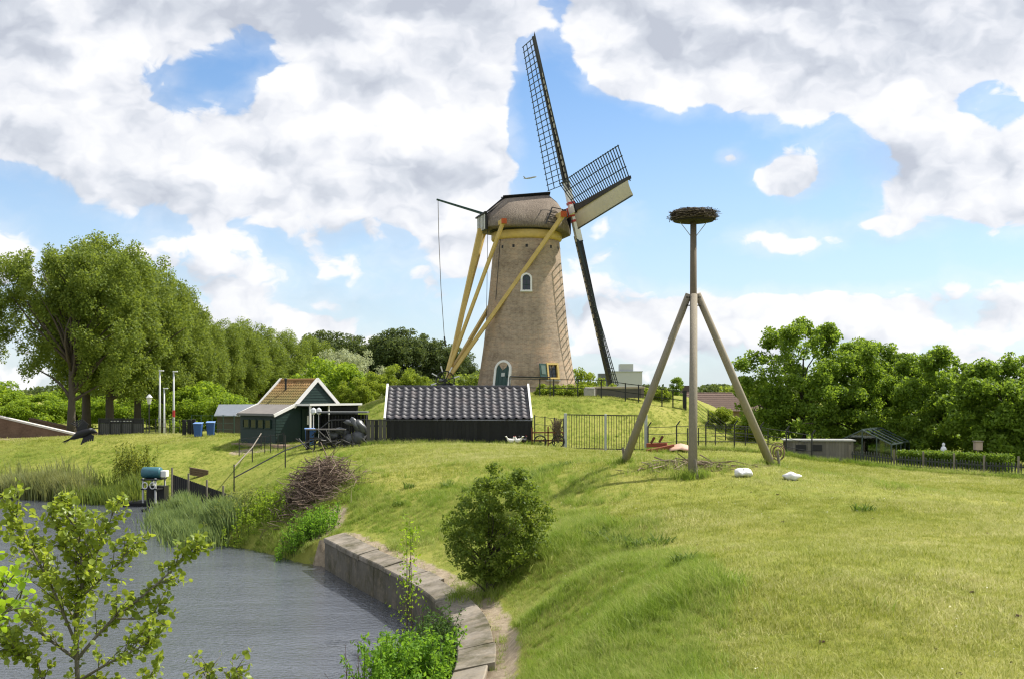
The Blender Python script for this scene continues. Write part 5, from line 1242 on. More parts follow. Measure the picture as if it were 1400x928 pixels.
def tree(name, label, loc, Ht, lobes, ncl, per, cr, leaf, m, seed, trunk_r=0.3, trunk_top=0.75, nlimb=12, bark=None, group=None, cat='tree', lean=(0, 0), fork=.25, up=.5, asp=.62, shell=.55, droop=0., zmin=None, cs=(1, 1, .72)):
    rng = np.random.default_rng(seed); rs = random.Random(seed)
    C, O, cc = clump_cloud(rng, lobes, ncl, per, cr, shell, zmin, cs)
    o = thing(name, loc, label, cat, 0, group)
    obj('crown', leaf_mesh('crown', C, leaf, m, rng, up, asp, O, .35, droop), o)
    mb = MB(); top = Vector((lean[0], lean[1], Ht * trunk_top)); pts = []
    for i in range(7): t = i/6; pts.append(Vector((top.x*t*t + rs.gauss(0, .03)*Ht*.05, top.y*t*t + rs.gauss(0, .03)*Ht*.05, -.3 + (top.z + .3)*t)))
    mb.tube(pts, [trunk_r * (1.25 if i == 0 else 1 - .82 * i/6) for i in range(7)], 9)
    order = rng.permutation(len(cc))[:nlimb]
    for i in order:
        c = Vector(cc[i]); t = min(.95, max(fork, (c.z / (Ht*trunk_top)) * .55)); q = t * 6; k0 = int(q); s_ = pts[k0].lerp(pts[min(6, k0+1)], q - k0)
        limb(mb, s_, c, trunk_r * (.55 - .35*t), trunk_r*.07, rs, -.05)
    mb.build('trunk', bark or BARK, o, True)
    return o
def place(proto, loc, s, rz, label=None, sz=None):
    o = dup(proto); o.location = loc; o.scale = (s, s, sz or s); o.rotation_euler = (0, 0, rz)
    if label: o['label'] = label
    return o
POPL = leafmat('poplar_leaves', (.050, .082, .014), (.125, .160, .030), .42, None, .45, .4)
POPD = leafmat('dark_poplar_leaves', (.032, .052, .018), (.070, .092, .030), .30, None, .5, .3)
SILV = leafmat('silver_willow_leaves', (.12, .145, .085), (.26, .29, .19), .35, None, .5, .35)
BRIG = leafmat('bright_leaves', (.070, .120, .012), (.15, .21, .022), .45, None, .5, .35)
YELG = leafmat('yellow_green_leaves', (.070, .112, .012), (.150, .188, .026), .45, None, .5, .3)
MAPL = leafmat('maple_leaves', (.048, .090, .011), (.118, .175, .022), .46, None, .45, .45, (.17, .22, .04))
HEDG = leafmat('hedge_leaves', (.040, .075, .012), (.10, .15, .02), .35)
HAWT = leafmat('hawthorn_leaves', (.040, .075, .010), (.112, .150, .022), .40, None, .42, .45, (.22, .235, .05))
NETT = leafmat('nettle_leaves', (.045, .105, .012), (.12, .215, .022), .42, None, .5, .35)
ALDR = leafmat('alder_leaves', (.070, .108, .012), (.175, .215, .030), .45, None, .32, .55, (.24, .27, .08))
LIME = leafmat('lime_leaves', (.085, .155, .010), (.17, .255, .020), .5, None, .45, .4)

def zg(x, y): return H(x, y)
# big poplars on the left, in a row going away
PL = 'tall leafy poplar in the dense row behind the lamp posts'; PG = 'poplars in the row behind the green'
def poplar(seed, Ht, w, label, loc, n=300, per=190):
    lob = [(0, 0, Ht*.60, w*.95, w*.95, Ht*.36), (w*.25, -.3, Ht*.80, w*.62, w*.62, Ht*.19), (-w*.35, .3, Ht*.45, w*.7, w*.7, Ht*.22), (w*.3, .3, Ht*.42, w*.7, w*.7, Ht*.2)]
    return tree('poplar_tree', label, loc, Ht, lob, n, per, .78, .185, POPL, seed, .34, .9, 16, BARK, PG, up=.3, droop=.15, cs=(.88, .88, 1.02), shell=.5)
def at(px_, d_, z=None):
    x = (px_ - CX)/F*d_; return Vector((x, d_, H(x, d_) - .05 if z is None else z))
pA = poplar(11, 15.0, 3.5, PL, at(152, 88)); pB = poplar(12, 15.0, 3.9, PL, at(190, 93))
def set_top(o, px_, top, d_, Hn=15.0, w=1.0, rz=0.0):
    p = at(px_, d_); need = P(px_, top, d_).z - p.z; k = need / Hn; o.location = p; o.scale = (k*w, k*w, k*1.0); o.rotation_euler = (0, 0, rz); return o
set_top(pA, 150, 322, 88, 15.2, 1.05); set_top(pB, 188, 348, 93, 15.2, 1.0, 1.0)
for i, (px_, top, d_, w, rz) in enumerate(((118, 312, 90, 1.05, 2.1), (222, 366, 98, .95, 2.6), (250, 380, 101, .9, 4.0), (272, 408, 106, .95, 5.1), (300, 424, 112, 1.0, .6), (328, 424, 116, 1.05, 1.9), (358, 430, 121, 1.1, 3.3), (392, 440, 126, 1.15, 4.4), (424, 448, 132, 1.2, 5.5))):
    set_top(dup((pA, pB)[i % 2]), px_, top, d_, 15.2 if i < 3 else 16.3, w * (1 if i < 3 else 1.07), rz)
# the open, many-limbed poplar nearest the bridge
loc = at(98, 82); Ht = P(60, 326, 82).z - loc.z
ol = [(-1.6, 0, Ht*.80, 3.4, 2.6, Ht*.15), (1.6, 0, Ht*.80, 3.0, 2.6, Ht*.15), (-4.2, 0, Ht*.64, 2.0, 2.0, Ht*.13), (-3.2, .3, Ht*.42, 1.3, 1.6, 1.2), (2.3, 0, Ht*.58, 2.6, 2.4, Ht*.2), (-.4, 0, Ht*.63, 2.4, 2.0, Ht*.12), (-4.7, 0, Ht*.48, 1.4, 1.4, 1.3), (2.5, -.5, Ht*.38, 2.0, 1.8, 1.8), (-4.6, 0, Ht*.78, 1.8, 1.6, 1.6)]
tree('poplar_tree', 'broad open poplar with bare forking limbs beside the brick bridge', loc, Ht, ol, 300, 170, .70, .18, POPL, 21, .34, .72, 34, BARK, PG, up=.3, fork=.3, droop=.15, cs=(.8, .8, 1.1))
# bushes under the poplars and by the bridge
bush0 = tree('bush', 'pale green bush in the strip behind the poplar trunks', at(60, 112), 5.0, [(0, 0, 2.4, 2.8, 2.4, 2.2), (1.2, 0, 3.2, 1.8, 1.6, 1.5), (-1.4, 0, 2.0, 1.8, 1.6, 1.6)], 60, 170, .8, .24, BRIG, 31, .12, .6, 6, None, 'bushes behind the poplars', 'bush', shell=.5)
set_top(bush0, 20, 545, 112, 5.0, 1.3)
for i, (px_, top, d_, w, rz) in enumerate(((-20, 520, 118, 1.6, 1), (60, 535, 114, 1.3, 2), (105, 528, 118, 1.3, 3), (150, 540, 116, 1.3, 4), (185, 540, 118, 1.2, 5), (225, 530, 117, 1.3, .5), (258, 528, 94, 1.0, 1.5), (288, 520, 96, 1.1, 2.5), (318, 535, 92, 1.0, 3.5))):
    set_top(dup(bush0), px_, top, d_, 5.0, w, rz)
# dark belt of trees beyond
dkt = tree('belt_tree', 'dark green tree in the far shelter belt behind the tail of the mill', at(540, 150), 11.0, [(0, 0, 6.6, 2.8, 2.6, 3.9), (.6, 0, 9.0, 1.8, 1.7, 1.9), (-.8, 0, 4.6, 2.4, 2.3, 2.4)], 95, 170, .95, .27, POPD, 41, .25, .85, 10, None, 'trees of the far shelter belt', up=.2)
set_top(dkt, 540, 446, 150, 11.0, 1.0)
for i, (px_, top, d_, w, rz) in enumerate(((440, 450, 148, 1.2, 1), (463, 452, 150, 1.2, 2), (488, 456, 152, 1.2, 3), (512, 460, 155, 1.1, 4), (527, 449, 150, .9, 5), (556, 448, 151, 1.0, .3), (582, 455, 153, 1.0, 1.3), (604, 462, 152, 1.0, 2.3), (625, 472, 150, 1.0, 3.4), (640, 492, 148, .9, 4.3))):
    set_top(dup(dkt), px_, top, d_, 11.0, w, rz)
set_top(tree('willow_tree', 'silvery grey willow behind the cottage roof', at(468, 108), 7.0, [(0, 0, 4.4, 3.6, 2.6, 2.5), (2, 0, 4.0, 2.0, 1.8, 2.0), (-2.4, 0, 3.4, 1.6, 1.6, 1.8), (-3.6, 0, 2.2, 1.2, 1.2, 1.2)], 95, 200, .75, .22, SILV, 51, .22, .7, 9, None, None, asp=.35, droop=.4), 468, 474, 108, 7.0, 1.0)
set_top(tree('round_tree', 'bright green round-headed tree rising behind the cottage', at(448, 95), 6.0, [(0, 0, 3.6, 3.0, 2.6, 2.3), (1.9, 0, 3.0, 1.7, 1.6, 1.7), (-1.6, 0, 3.0, 1.6, 1.5, 1.6)], 85, 200, .75, .23, BRIG, 52, .2, .7, 8, None, None), 450, 486, 95, 6.0, 1.0)
b2 = tree('shrub', 'largest yellow-green shrub behind the left end of the tiled shed', at(540, 88), 4.6, [(0, 0, 2.6, 2.3, 2.0, 1.9), (1.4, 0, 2.0, 1.4, 1.3, 1.5), (-1.5, 0, 2.0, 1.4, 1.3, 1.5)], 60, 180, .65, .21, YELG, 53, .12, .6, 6, None, 'shrubs behind the shed', 'shrub')
set_top(b2, 545, 498, 86, 4.6, 1.05)
set_top(place(b2, b2.location, 1, 0, 'yellow-green shrub in the gap between black shelter and tiled shed'), 508, 508, 84, 4.6, 1.0, 2.0); set_top(place(b2, b2.location, 1, 0, 'yellow-green shrub behind the cottage porch roof'), 482, 516, 82, 4.6, .95, 3.4); set_top(place(b2, b2.location, 1, 0, 'low yellow-green shrub behind the shed ridge left of the winch'), 578, 514, 88, 4.6, .9, 4.4)
b3 = tree('shrub', 'olive bush behind the winch of the mill', at(640, 104), 4.6, [(0, 0, 2.4, 2.6, 2.2, 2.0), (1.6, 0, 1.8, 1.6, 1.4, 1.4)], 55, 180, .65, .22, POPL, 54, .12, .6, 6, None, None, 'shrub'); set_top(b3, 636, 497, 100, 4.6, 1.1)
set_top(place(b3, b3.location, 1, 0, 'reddish olive bush just left of the winch'), 588, 505, 96, 4.6, .8, 2.2)
set_top(place(b2, b2.location, 1, 0, 'yellow-green bush showing at the foot of the tower on its right'), 797, 503, 92, 4.6, .75, 1.1)
set_top(tree('young_tree', 'slim young tree standing behind the railing of the mound', at(925, 84), 5.0, [(0, 0, 3.2, .9, .9, 1.7), (.3, 0, 2.2, 1.0, .9, 1.0)], 36, 130, .45, .19, MAPL, 55, .07, .85, 5, None, None), 925, 513, 84, 5.0, 1.0)
# broad trees on the right
def broad(label, px_, top, d_, w, seed, m=MAPL, zl=.45):
    loc = at(px_, d_); Ht = P(px_, top, d_).z - loc.z; q = Ht/7.5
    lob = [(0, 0, Ht*.60, w, w*.85, Ht*.36), (w*.55, -.4, Ht*.50, w*.65, w*.6, Ht*.32), (-w*.55, -.2, Ht*.46, w*.65, w*.6, Ht*.32), (0, -w*.4, Ht*.36, w*.8, w*.5, Ht*.28), (w*.1, 0, Ht*.84, w*.5, w*.45, Ht*.14), (-w*.2, -w*.45, Ht*.24, w*.95, w*.5, Ht*.16), (w*.5, -w*.4, Ht*.24, w*.7, w*.5, Ht*.16)]
    rs_ = random.Random(seed); tv_ = sum(l[3]*l[4]*l[5] for l in lob)
    for k in range(16):
        a = rs_.uniform(-1, 1); lob.append((a*w*1.15, rs_.uniform(-.5, .3)*w, Ht*(.98 - .34*a*a) + rs_.uniform(-.25, .12), .14, .14, rs_.uniform(.25, .5), tv_*.012))
    return tree('broadleaf_tree', label, loc, Ht, [l if len(l) > 6 else l + (l[3]*l[4]*l[5],) for l in lob], 260, 140, .48, .18, m, seed, .2, .75, 12, None, 'broad trees beyond the garden', zmin=zl)
broad('widest leafy green tree, beside the right prop of the nest pole', 1098, 448, 64, 3.5, 61); broad('leafy green tree directly behind the greenhouse', 1182, 468, 66, 2.7, 62); broad('leafy green tree behind the clipped hedge and white figure', 1290, 486, 62, 3.0, 63)
broad('leafy green tree at the far end of the picket fence', 1385, 492, 58, 2.8, 64); broad('lower leafy tree filling the gap right of the greenhouse', 1240, 500, 68, 2.6, 65, BRIG); broad('outermost leafy tree past the picket fence', 1475, 480, 58, 3.2, 66, BRIG)
rng = np.random.default_rng(77)
def sprigs(label, px_, y_, d_, seed, h=1.6):
    """upright shoots above a crown"""
sh1 = tree('shrub', 'light green shrub on the flank of the mound beside the brown roof', at(990, 74), 2.6, [(0, 0, 1.4, 1.3, 1.1, 1.1), (1.0, 0, 1.1, 1.0, .9, .9)], 40, 150, .45, .17, YELG, 67, .08, .6, 5, None, None, 'shrub'); set_top(sh1, 985, 556, 70, 2.6, 1.0)
set_top(place(sh1, sh1.location, 1, 0, 'light green shrub under the widest tree by the mesh fence'), 1030, 566, 68, 2.6, 1.1, 2)
# hedge behind the picket fence
hx0, hx1 = at(1232, 56), at(1382, 52); rng = np.random.default_rng(5); n = 15000; t = rng.random(n); Lh = (hx1 - hx0).xy.length
U = np.stack([t*Lh, rng.uniform(-.45, .45, n), rng.random(n)**.7 * 1.0], 1)
hd = thing('clipped_hedge', hx0, 'clipped green hedge behind the picket fence', 'hedge', math.atan2((hx1-hx0).y, (hx1-hx0).x)); zc_ = P(1300, 619, 54).z - hx0.z
U[:, 2] *= zc_ + rng.normal(0, .05, n); obj('leaves', leaf_mesh('leaves', U, .13, HEDG, rng, .6, .6), hd)
m_ = MB()
for k in range(12): m_.tube([(Lh*(k+.5)/12, 0, -.6), (Lh*(k+.5)/12 + .1, 0, zc_*.8)], .03, 5)
m_.build('stems', BARK, hd)
# low shrubs round the mill foot
mw = None; k = 0
for px_, d_, w, h_ in ((744, 70.6, .55, .75), (762, 70.8, .5, .7), (778, 71, .5, .75), (795, 71.2, .6, .8), (812, 71.6, .5, .7), (826, 72, .5, .75), (838, 72.4, .55, .8), (893, 72, .5, .7), (908, 72, .5, .75)):
    if mw is None: mw = tree('mound_shrub', 'low leafy shrub planted along the railing on the mound', at(px_, d_), .8, [(0, 0, .4, .7, .5, .38)], 22, 60, .22, .13, YELG, 71, .03, .6, 3, None, 'low shrubs on the mound', 'shrub')
    o = mw if k == 0 else dup(mw); o.location = at(px_, d_); o.scale = (w/.6, w/.6, h_/.8); o.rotation_euler = (0, 0, k*1.3); k += 1
# far treeline along the horizon
def far_wood(name, label, pts, n, hmin, hmax, m, seed, leaf=1.0):
    rng = np.random.default_rng(seed); C = []
    a = np.array(pts); seg = rng.integers(0, len(a) - 1, n); t = rng.random((n, 1)); base = a[seg]*(1-t) + a[seg+1]*t
    hgt = hmin + (hmax - hmin)*vnoise(base[:, 0], base[:, 1]*.3, 14.0, seed); 
    C = np.c_[base[:, 0] + rng.normal(0, 1, n), base[:, 1] + rng.normal(0, 5, n), 1.0 + hgt*rng.random(n)**.8]
    o = obj(name, leaf_mesh(name, C, leaf, m, rng, .3, .8)); tag(o, label, 'wood', None, 'stuff')
far_wood('distant_wood', 'far line of dark trees along the horizon', [(-420, 520), (-200, 480), (0, 470), (120, 480), (260, 470), (460, 520)], 26000, 3.5, 7.5, POPD, 3, 1.6)
far_wood('distant_copse', 'small copse on the skyline right of the distant flats', [(82, 440), (98, 440)], 1500, 5.5, 7.8, POPL, 4, 1.3)
far_wood('garden_backdrop', 'dense garden greenery behind the right-hand trees', [(20, 84), (30, 80), (44, 76), (60, 72)], 16000, 2.0, 3.8, MAPL, 6, .32)
far_wood('village_greenery', 'hedges and greenery behind the poplars and the shed', [(-75, 130), (-45, 140), (-10, 150), (30, 150)], 16000, 2.0, 4.0, HEDG, 7, .55)

# ------------------------------------------------------------------ shrubs, saplings and weeds round the pond
hw = G(668, 24.6); lob = [(.15, 0, .95, .95, .85, .75), (.45, .1, 1.7, .75, .7, .65), (-.35, 0, 1.35, .55, .55, .6), (.85, 0, 1.2, .5, .5, .5), (.35, 0, 2.2, .5, .5, .4), (.1, .1, .6, .8, .6, .4), (.75, .1, 1.95, .35, .35, .4), (-.05, 0, 2.0, .35, .35, .35), (.9, 0, 1.7, .25, .25, .5), (-.6, 0, 1.55, .2, .2, .45), (.3, 0, 2.45, .14, .14, .4), (.6, .1, 2.35, .12, .12, .4), (.0, .0, 2.3, .12, .12, .35), (1.15, 0, 1.25, .22, .22, .35), (-.75, 0, 1.05, .22, .22, .3)]
rs_ = random.Random(4); tv_ = sum(l[3]*l[4]*l[5] for l in lob); lob = [l + (l[3]*l[4]*l[5],) for l in lob]
for k in range(26):
    a = rs_.uniform(0, 6.28); e = rs_.uniform(.1, 1.35); q = rs_.uniform(.95, 1.2); lob.append((.25 + 1.05*math.cos(a)*math.cos(e)*q, .8*math.sin(a)*math.cos(e)*q, 1.15 + 1.35*math.sin(e)*q, .10, .10, .24, tv_*.011))
tree('hawthorn_bush', 'dense hawthorn bush with pale blossom tips on the quay path', hw, 2.5, lob, 420, 62, .15, .055, HAWT, 81, .05, .7, 30, None, None, 'bush', fork=.05, shell=.45, asp=.75)
def stalks(name, label, base, n, sx, sy, h0, h1, leafm, leaf, per, seed, cat, stemc=(.06, .085, .02), spread=.25, asp=.45, droop=.25, curve=.1, leafr=.07):
    """upright leafy stems"""
    rng = np.random.default_rng(seed); rs = random.Random(seed); mb = MB(); C = []; sep = []
    for k in range(n):
        x, y = np.clip(rng.normal(0, .5, 2), -.8, .8) * (sx, sy); gz = max(H(base.x + x, base.y + y), -.15) - base.z; h = rng.uniform(h0, h1); lx, ly = rng.normal(0, spread, 2) * h * .5
        pts = [Vector((x + lx*t*t, y + ly*t*t, gz + h*t)) for t in (0, .35, .7, 1)]; mb.tube(pts, [.011, .009, .006, .003], 4); sep.append(MB().tube(pts, [.016, .013, .008, .003], 6))
        t = rng.random(per)**.8 * .93 + .07; q = np.stack([x + lx*t*t, y + ly*t*t, gz + h*t], 1); C.append(q + rng.normal(0, 1, (per, 3)) * np.array([leafr, leafr, .02]) * (1.25 - t[:, None]*.7))
    o = thing(name, base, label, cat)
    for q in (sep if n < 8 else [mb]): q.build('stem' if n < 8 else 'stems', plain(name + '_stem', stemc, .8), o)['kind'] = 'stuff'
    if per: obj('leaves', leaf_mesh('leaves', np.concatenate(C), leaf, leafm, rng, .7, asp, None, .35, droop), o)
    return o
stalks('nettle_clump', 'bright green nettle clump growing from the quay edge in the foreground', Vector((-1.75, 18.6, 0)), 130, .75, 1.1, 1.0, 1.75, NETT, .095, 95, 82, 'weeds')
stalks('dark_weed', 'dark green leafy weed clump against the quay wall', Vector((-1.35, 21.3, 0)), 45, .35, .8, 1.0, 1.6, leafmat('dark_weed_leaves', (.02, .05, .01), (.05, .09, .018), .3), .075, 55, 83, 'weeds')
stalks('sapling', 'slender young tree with bright leaves rising from the quay edge', Vector((-2.25, 25.4, 0)), 3, .12, .12, 2.5, 3.0, LIME, .085, 120, 84, 'sapling', (.12, .1, .07), .08, .6, .2, .1, .17)
stalks('dead_stems', 'thin brown dead stems standing in the water by the nettles', Vector((-2.45, 18.8, 0)), 34, .45, .7, .6, 1.35, None, .05, 0, 85, 'weeds', (.12, .07, .055), .45)
stalks('dead_stems', 'reddish dead stems below the slender young tree', Vector((-1.75, 23.6, 0)), 40, .25, .6, .6, 1.1, None, .05, 0, 86, 'weeds', (.16, .09, .07), .4)
g1 = W(330, 752); stalks('bank_weeds', 'bright green weeds on the pond bank left of the quay', Vector((g1.x + .3, g1.y + 2.3, H(g1.x + .3, g1.y + 2.3))), 150, 1.3, 2.2, .4, .95, BRIG, .10, 32, 87, 'weeds')
g1 = W(215, 684); stalks('waterside_bush', 'willow scrub on the shore behind the raft', Vector((g1.x - 1.6, g1.y + 1.6, H(g1.x - 1.6, g1.y + 1.6))), 60, 1.2, .8, 1.1, 2.3, leafmat('scrub_leaves', (.06, .085, .014), (.16, .18, .035), .42), .13, 55, 88, 'bush')

# foreground young alders with real leaves on twigs
def round_leaf(name, C, dirs, size, m, rng):
    """six-sided cupped leaves on their stalks"""
    n = len(C); s = size * rng.uniform(.6, 1.25, (n, 1)); nr = unit(rng.normal(size=(n, 3)) * .75 + np.array([0.1, -.25, .75])); u = unit(dirs + rng.normal(size=(n, 3)) * .6); u = unit(u - nr*(u*nr).sum(1, keepdims=True)); v = np.cross(nr, u)
    prof = [(0, 0, 0), (.30, .38, .06), (.72, .44, .08), (1.0, .12, .0), (1.0, -.12, .0), (.72, -.44, .08), (.30, -.38, .06)]; V = np.stack([C + (u*a + v*b + nr*c) * s for a, b, c in prof], 1); V = np.concatenate([V, (C + u*s*.55 - nr*s*.05)[:, None, :]], 1).reshape(-1, 3)
    k = np.arange(n)[:, None]*8; Fc = np.concatenate([k + np.array([[7, i, (i+1) % 7]]) for i in range(7)], 1).reshape(-1, 3)
    return np_mesh(name, V, Fc, m)
def sapling(name, label, base, stems, leaf, m, seed, twigs=13, lv=16, bark=BARKL):
    """stems: list of polylines in world space; twigs and leaves grow along them"""
    rng = np.random.default_rng(seed); rs = random.Random(seed); mb = MB(); C = []; D = []
    for pl_, r0 in stems:
        pts = catmull([Vector(q) - base for q in pl_], 5); n = len(pts); mb.tube(pts, [r0 * (1 - .8*i/(n-1)) for i in range(n)], 6)
        Lt = sum((b - a).length for a, b in zip(pts, pts[1:])); nt = max(3, int(Lt * twigs))
        for k in range(nt):
            t = .12 + .88 * (k + rs.random()) / nt; i = min(n - 2, int(t*(n-1))); p = pts[i].lerp(pts[i+1], t*(n-1) - i); ax = (pts[i+1] - pts[i]).normalized()
            side = Vector((rs.gauss(0, 1), rs.gauss(0, 1), rs.gauss(0, .6))); side = (side - ax*side.dot(ax)).normalized(); d = (ax*.75 + side*.8 + Vector((0, 0, .15))).normalized(); L = rs.uniform(.10, .34) * (1.15 - .5*t)
            e = p + d*L; mb.tube([p, p.lerp(e, .5) + Vector((0, 0, .01)), e], [.0045, .003, .0015], 4)
            for q in range(lv if t < .97 else lv*2):
                f = rs.random()**.7; c = p.lerp(e, f); C.append(c + Vector((rs.gauss(0, .018), rs.gauss(0, .018), rs.gauss(0, .018)))); D.append(d*.6 + Vector((rs.gauss(0, .6), rs.gauss(0, .6), rs.gauss(0, .4))))
    o = thing(name, base, label, 'young tree'); mb.build('branches', bark, o, True)
    obj('leaves', round_leaf('leaves', np.array([tuple(c) for c in C]), unit(np.array([tuple(d) for d in D])), leaf, m, rng), o); return o
def Q(px_, py_, d_): return P(px_, py_, d_)
ab = G(118, 8.6)
st_ = [([ab, Q(104, 870, 8.6), Q(112, 800, 8.5), Q(108, 740, 8.6), Q(90, 690, 8.7)], .022), ([Q(104, 880, 8.6), Q(70, 800, 8.4), Q(35, 735, 8.3), Q(12, 685, 8.3)], .014), ([Q(106, 900, 8.6), Q(150, 850, 8.7), Q(200, 810, 8.8), Q(245, 770, 8.9), Q(268, 745, 8.9)], .014),
      ([Q(112, 800, 8.5), Q(135, 750, 8.5), Q(158, 692, 8.5)], .011), ([Q(110, 780, 8.5), Q(85, 740, 8.7), Q(72, 712, 8.8)], .009), ([Q(108, 930, 8.6), Q(150, 905, 8.4), Q(185, 888, 8.4), Q(205, 876, 8.4)], .012), ([Q(104, 900, 8.6), Q(50, 860, 8.7), Q(0, 810, 8.8), Q(-30, 780, 8.8)], .013),
      ([ab, Q(60, 930, 8.4), Q(20, 890, 8.3), Q(-20, 860, 8.3)], .012), ([Q(112, 815, 8.5), Q(150, 780, 8.3), Q(185, 745, 8.3)], .009), ([Q(100, 960, 8.6), Q(150, 950, 8.3), Q(200, 935, 8.2)], .010), ([Q(160, 845, 8.7), Q(205, 845, 8.7), Q(220, 838, 8.7)], .008), ([Q(104, 850, 8.6), Q(60, 770, 8.8), Q(40, 745, 8.9)], .010)]
sapling('alder_sapling', 'young alder with glossy round leaves spreading over the near bank of the pond', ab, st_, .046, ALDR, 91, 22, 17)
lb = G(-75, 6.2); sapling('maple_shoot', 'bright lime-green leafy shoot at the left edge of the foreground', lb, [([lb, Q(-60, 900, 6.2), Q(-20, 840, 6.1), Q(15, 790, 6.0)], .01), ([Q(-50, 880, 6.2), Q(-10, 850, 6.0), Q(30, 815, 6.0)], .008), ([Q(-40, 860, 6.2), Q(-25, 800, 6.2), Q(0, 770, 6.2)], .008)], .044, LIME, 92, 13, 7)
cb = G(300, 9.5); sapling('willow_shoot', 'small leafy shoots poking up by the near water edge', cb, [([cb, Q(285, 935, 9.5), Q(283, 915, 9.5)], .006), ([cb + Vector((.1, 0, 0)), Q(318, 940, 9.5), Q(322, 918, 9.5)], .006)], .05, ALDR, 93, 12, 6)

# ------------------------------------------------------------------ reeds
def reeds(name, label, pts, n, h0, h1, seed, cols, spread):
    rng = np.random.default_rng(seed); a = np.array([[p.x, p.y] for p in pts]); seg = rng.integers(0, len(a)-1, n); t = rng.random((n, 1)); b = a[seg]*(1-t) + a[seg+1]*t + rng.normal(0, 1, (n, 2))*np.array(spread)
    z = np.maximum(-.25, height_np(b[:, 0], b[:, 1])); h = rng.uniform(h0, h1, n) * (.75 + .5*vnoise(b[:, 0], b[:, 1], 1.2, seed)); w = rng.uniform(.008, .02, n)*1.5; an = rng.uniform(0, 6.28, n); ln = rng.normal(0, .16, (n, 2)) + np.array([-.10, 0])
    dx, dy = np.cos(an)*w, np.sin(an)*w; B = np.c_[b, z]; M_ = B + np.c_[ln*h[:, None]*.35, h*.6]; T = B + np.c_[ln*h[:, None], h*.97]; o = np.c_[dx, dy, dx*0]
    V = np.stack([B - o, B + o, M_ + o, M_ - o, T], 1).reshape(-1, 3); k = np.arange(n)[:, None]*5
    Fc = np.concatenate([k + np.array([[0, 1, 2]]), k + np.array([[0, 2, 3]]), k + np.array([[3, 2, 4]])], 1).reshape(-1, 3)
    tag(obj(name, np_mesh(name, V, Fc, leafmat(name + '_blades', cols[0], cols[1], .35, None, .5, .35, cols[2]))), label, 'reeds', None, 'stuff')
reeds('reed_bed', 'pale straw and green reeds along the far shore', [W(-120, 671), W(0, 676), W(60, 680), W(118, 683)], 11000, 1.1, 1.75, 1, ((.065, .085, .03), (.16, .17, .075), (.34, .30, .18)), (.3, .55))
reeds('shore_grass', 'green waterside grasses next to the far reeds', [W(110, 683), W(150, 686), W(175, 687)], 3500, .7, 1.3, 2, ((.05, .08, .015), (.11, .14, .03), (.24, .22, .09)), (.4, .6))
reeds('reed_stand', 'tall green reeds standing in the water before the board fence', [W(232, 706), W(246, 722), W(264, 734), W(284, 741), W(305, 738)], 8500, .62, 1.02, 3, ((.055, .09, .03), (.125, .165, .065), (.32, .27, .17)), (.4, .8))

g1 = W(395, 768); stalks('bank_grass_clump', 'lush green herb clump on the bank where the quay wall starts', Vector((g1.x + .45, g1.y + .9, H(g1.x + .45, g1.y + .9))), 170, 1.1, 1.0, .35, .8, NETT, .085, 30, 95, 'weeds')
g1 = W(300, 745); stalks('shore_herbs', 'tall pale flowering herbs between reeds and grassy tip of the bank', Vector((g1.x + .2, g1.y + 1.6, H(g1.x + .2, g1.y + 1.6))), 120, 1.2, 1.3, .6, 1.1, leafmat('pale_herb_leaves', (.08, .11, .03), (.17, .19, .06), .4, None, .5, .3, (.4, .38, .24)), .09, 30, 96, 'weeds')

# ------------------------------------------------------------------ grass
def grass_mat(name, c1, c2, straw, fs):
    def b(m):
        n = NT(m); r = n.n('ShaderNodeNewGeometry').outputs['Random Per Island']; oi = n.n('ShaderNodeObjectInfo').outputs['Random']
        p = n.pos(); a = n.noise(p, 0.22, 3); a2 = n.noise(p, 1.4, 3)
        f = n.math('ADD', n.math('MULTIPLY', r, .42), n.math('ADD', n.math('MULTIPLY', oi, .16), n.math('ADD', n.math('MULTIPLY', n.rng(a, .3, .7), .24), n.math('MULTIPLY', n.rng(a2, .25, .75), .24))))
        col = n.ramp(f, [(.30, c1), (.54, c2), (.74, tuple((x + y) / 2 for x, y in zip(c2, straw))), (.90, straw)])
        s = n.bsdf(col, .55, .25); t = n.n('ShaderNodeBsdfTranslucent'); n.l(col, t.inputs[0]); mx = n.n('ShaderNodeMixShader'); mx.inputs[0].default_value = fs
        n.l(s, mx.inputs[1]); n.l(t.outputs[0], mx.inputs[2]); n.done(mx.outputs[0])
    return mat(name, b)
LAWN = grass_mat('lawn_blades', (.175, .225, .022), (.335, .365, .052), (.70, .65, .34), .46)
MEAD = grass_mat('meadow_blades', (.125, .220, .016), (.260, .365, .038), (.52, .50, .19), .47)
def tuft(name, m, n, h, rad, lean, w, seed):
    rng = np.random.default_rng(seed); r = rad*np.sqrt(rng.random(n)); a = rng.uniform(0, 6.28, n); b = np.c_[r*np.cos(a), r*np.sin(a), np.full(n, -.03)]
    hh = h*rng.uniform(.45, 1.15, n); d = rng.normal(0, lean, (n, 2)); q = rng.uniform(0, 6.28, n); o = np.c_[np.cos(q)*w, np.sin(q)*w, q*0] * rng.uniform(.6, 1.3, (n, 1))
    M_ = b + np.c_[d*hh[:, None]*.35, hh*.55]; T = b + np.c_[d*hh[:, None]*1.1, hh*(1 - .25*np.minimum(1, np.hypot(*d.T)))]
    V = np.stack([b - o, b + o, M_ + o*.8, M_ - o*.8, T], 1).reshape(-1, 3); k = np.arange(n)[:, None]*5
    Fc = np.concatenate([k + np.array([[0, 1, 2]]), k + np.array([[0, 2, 3]]), k + np.array([[3, 2, 4]])], 1).reshape(-1, 3)
    return bpy.data.objects.new(name, np_mesh(name, V, Fc, m))
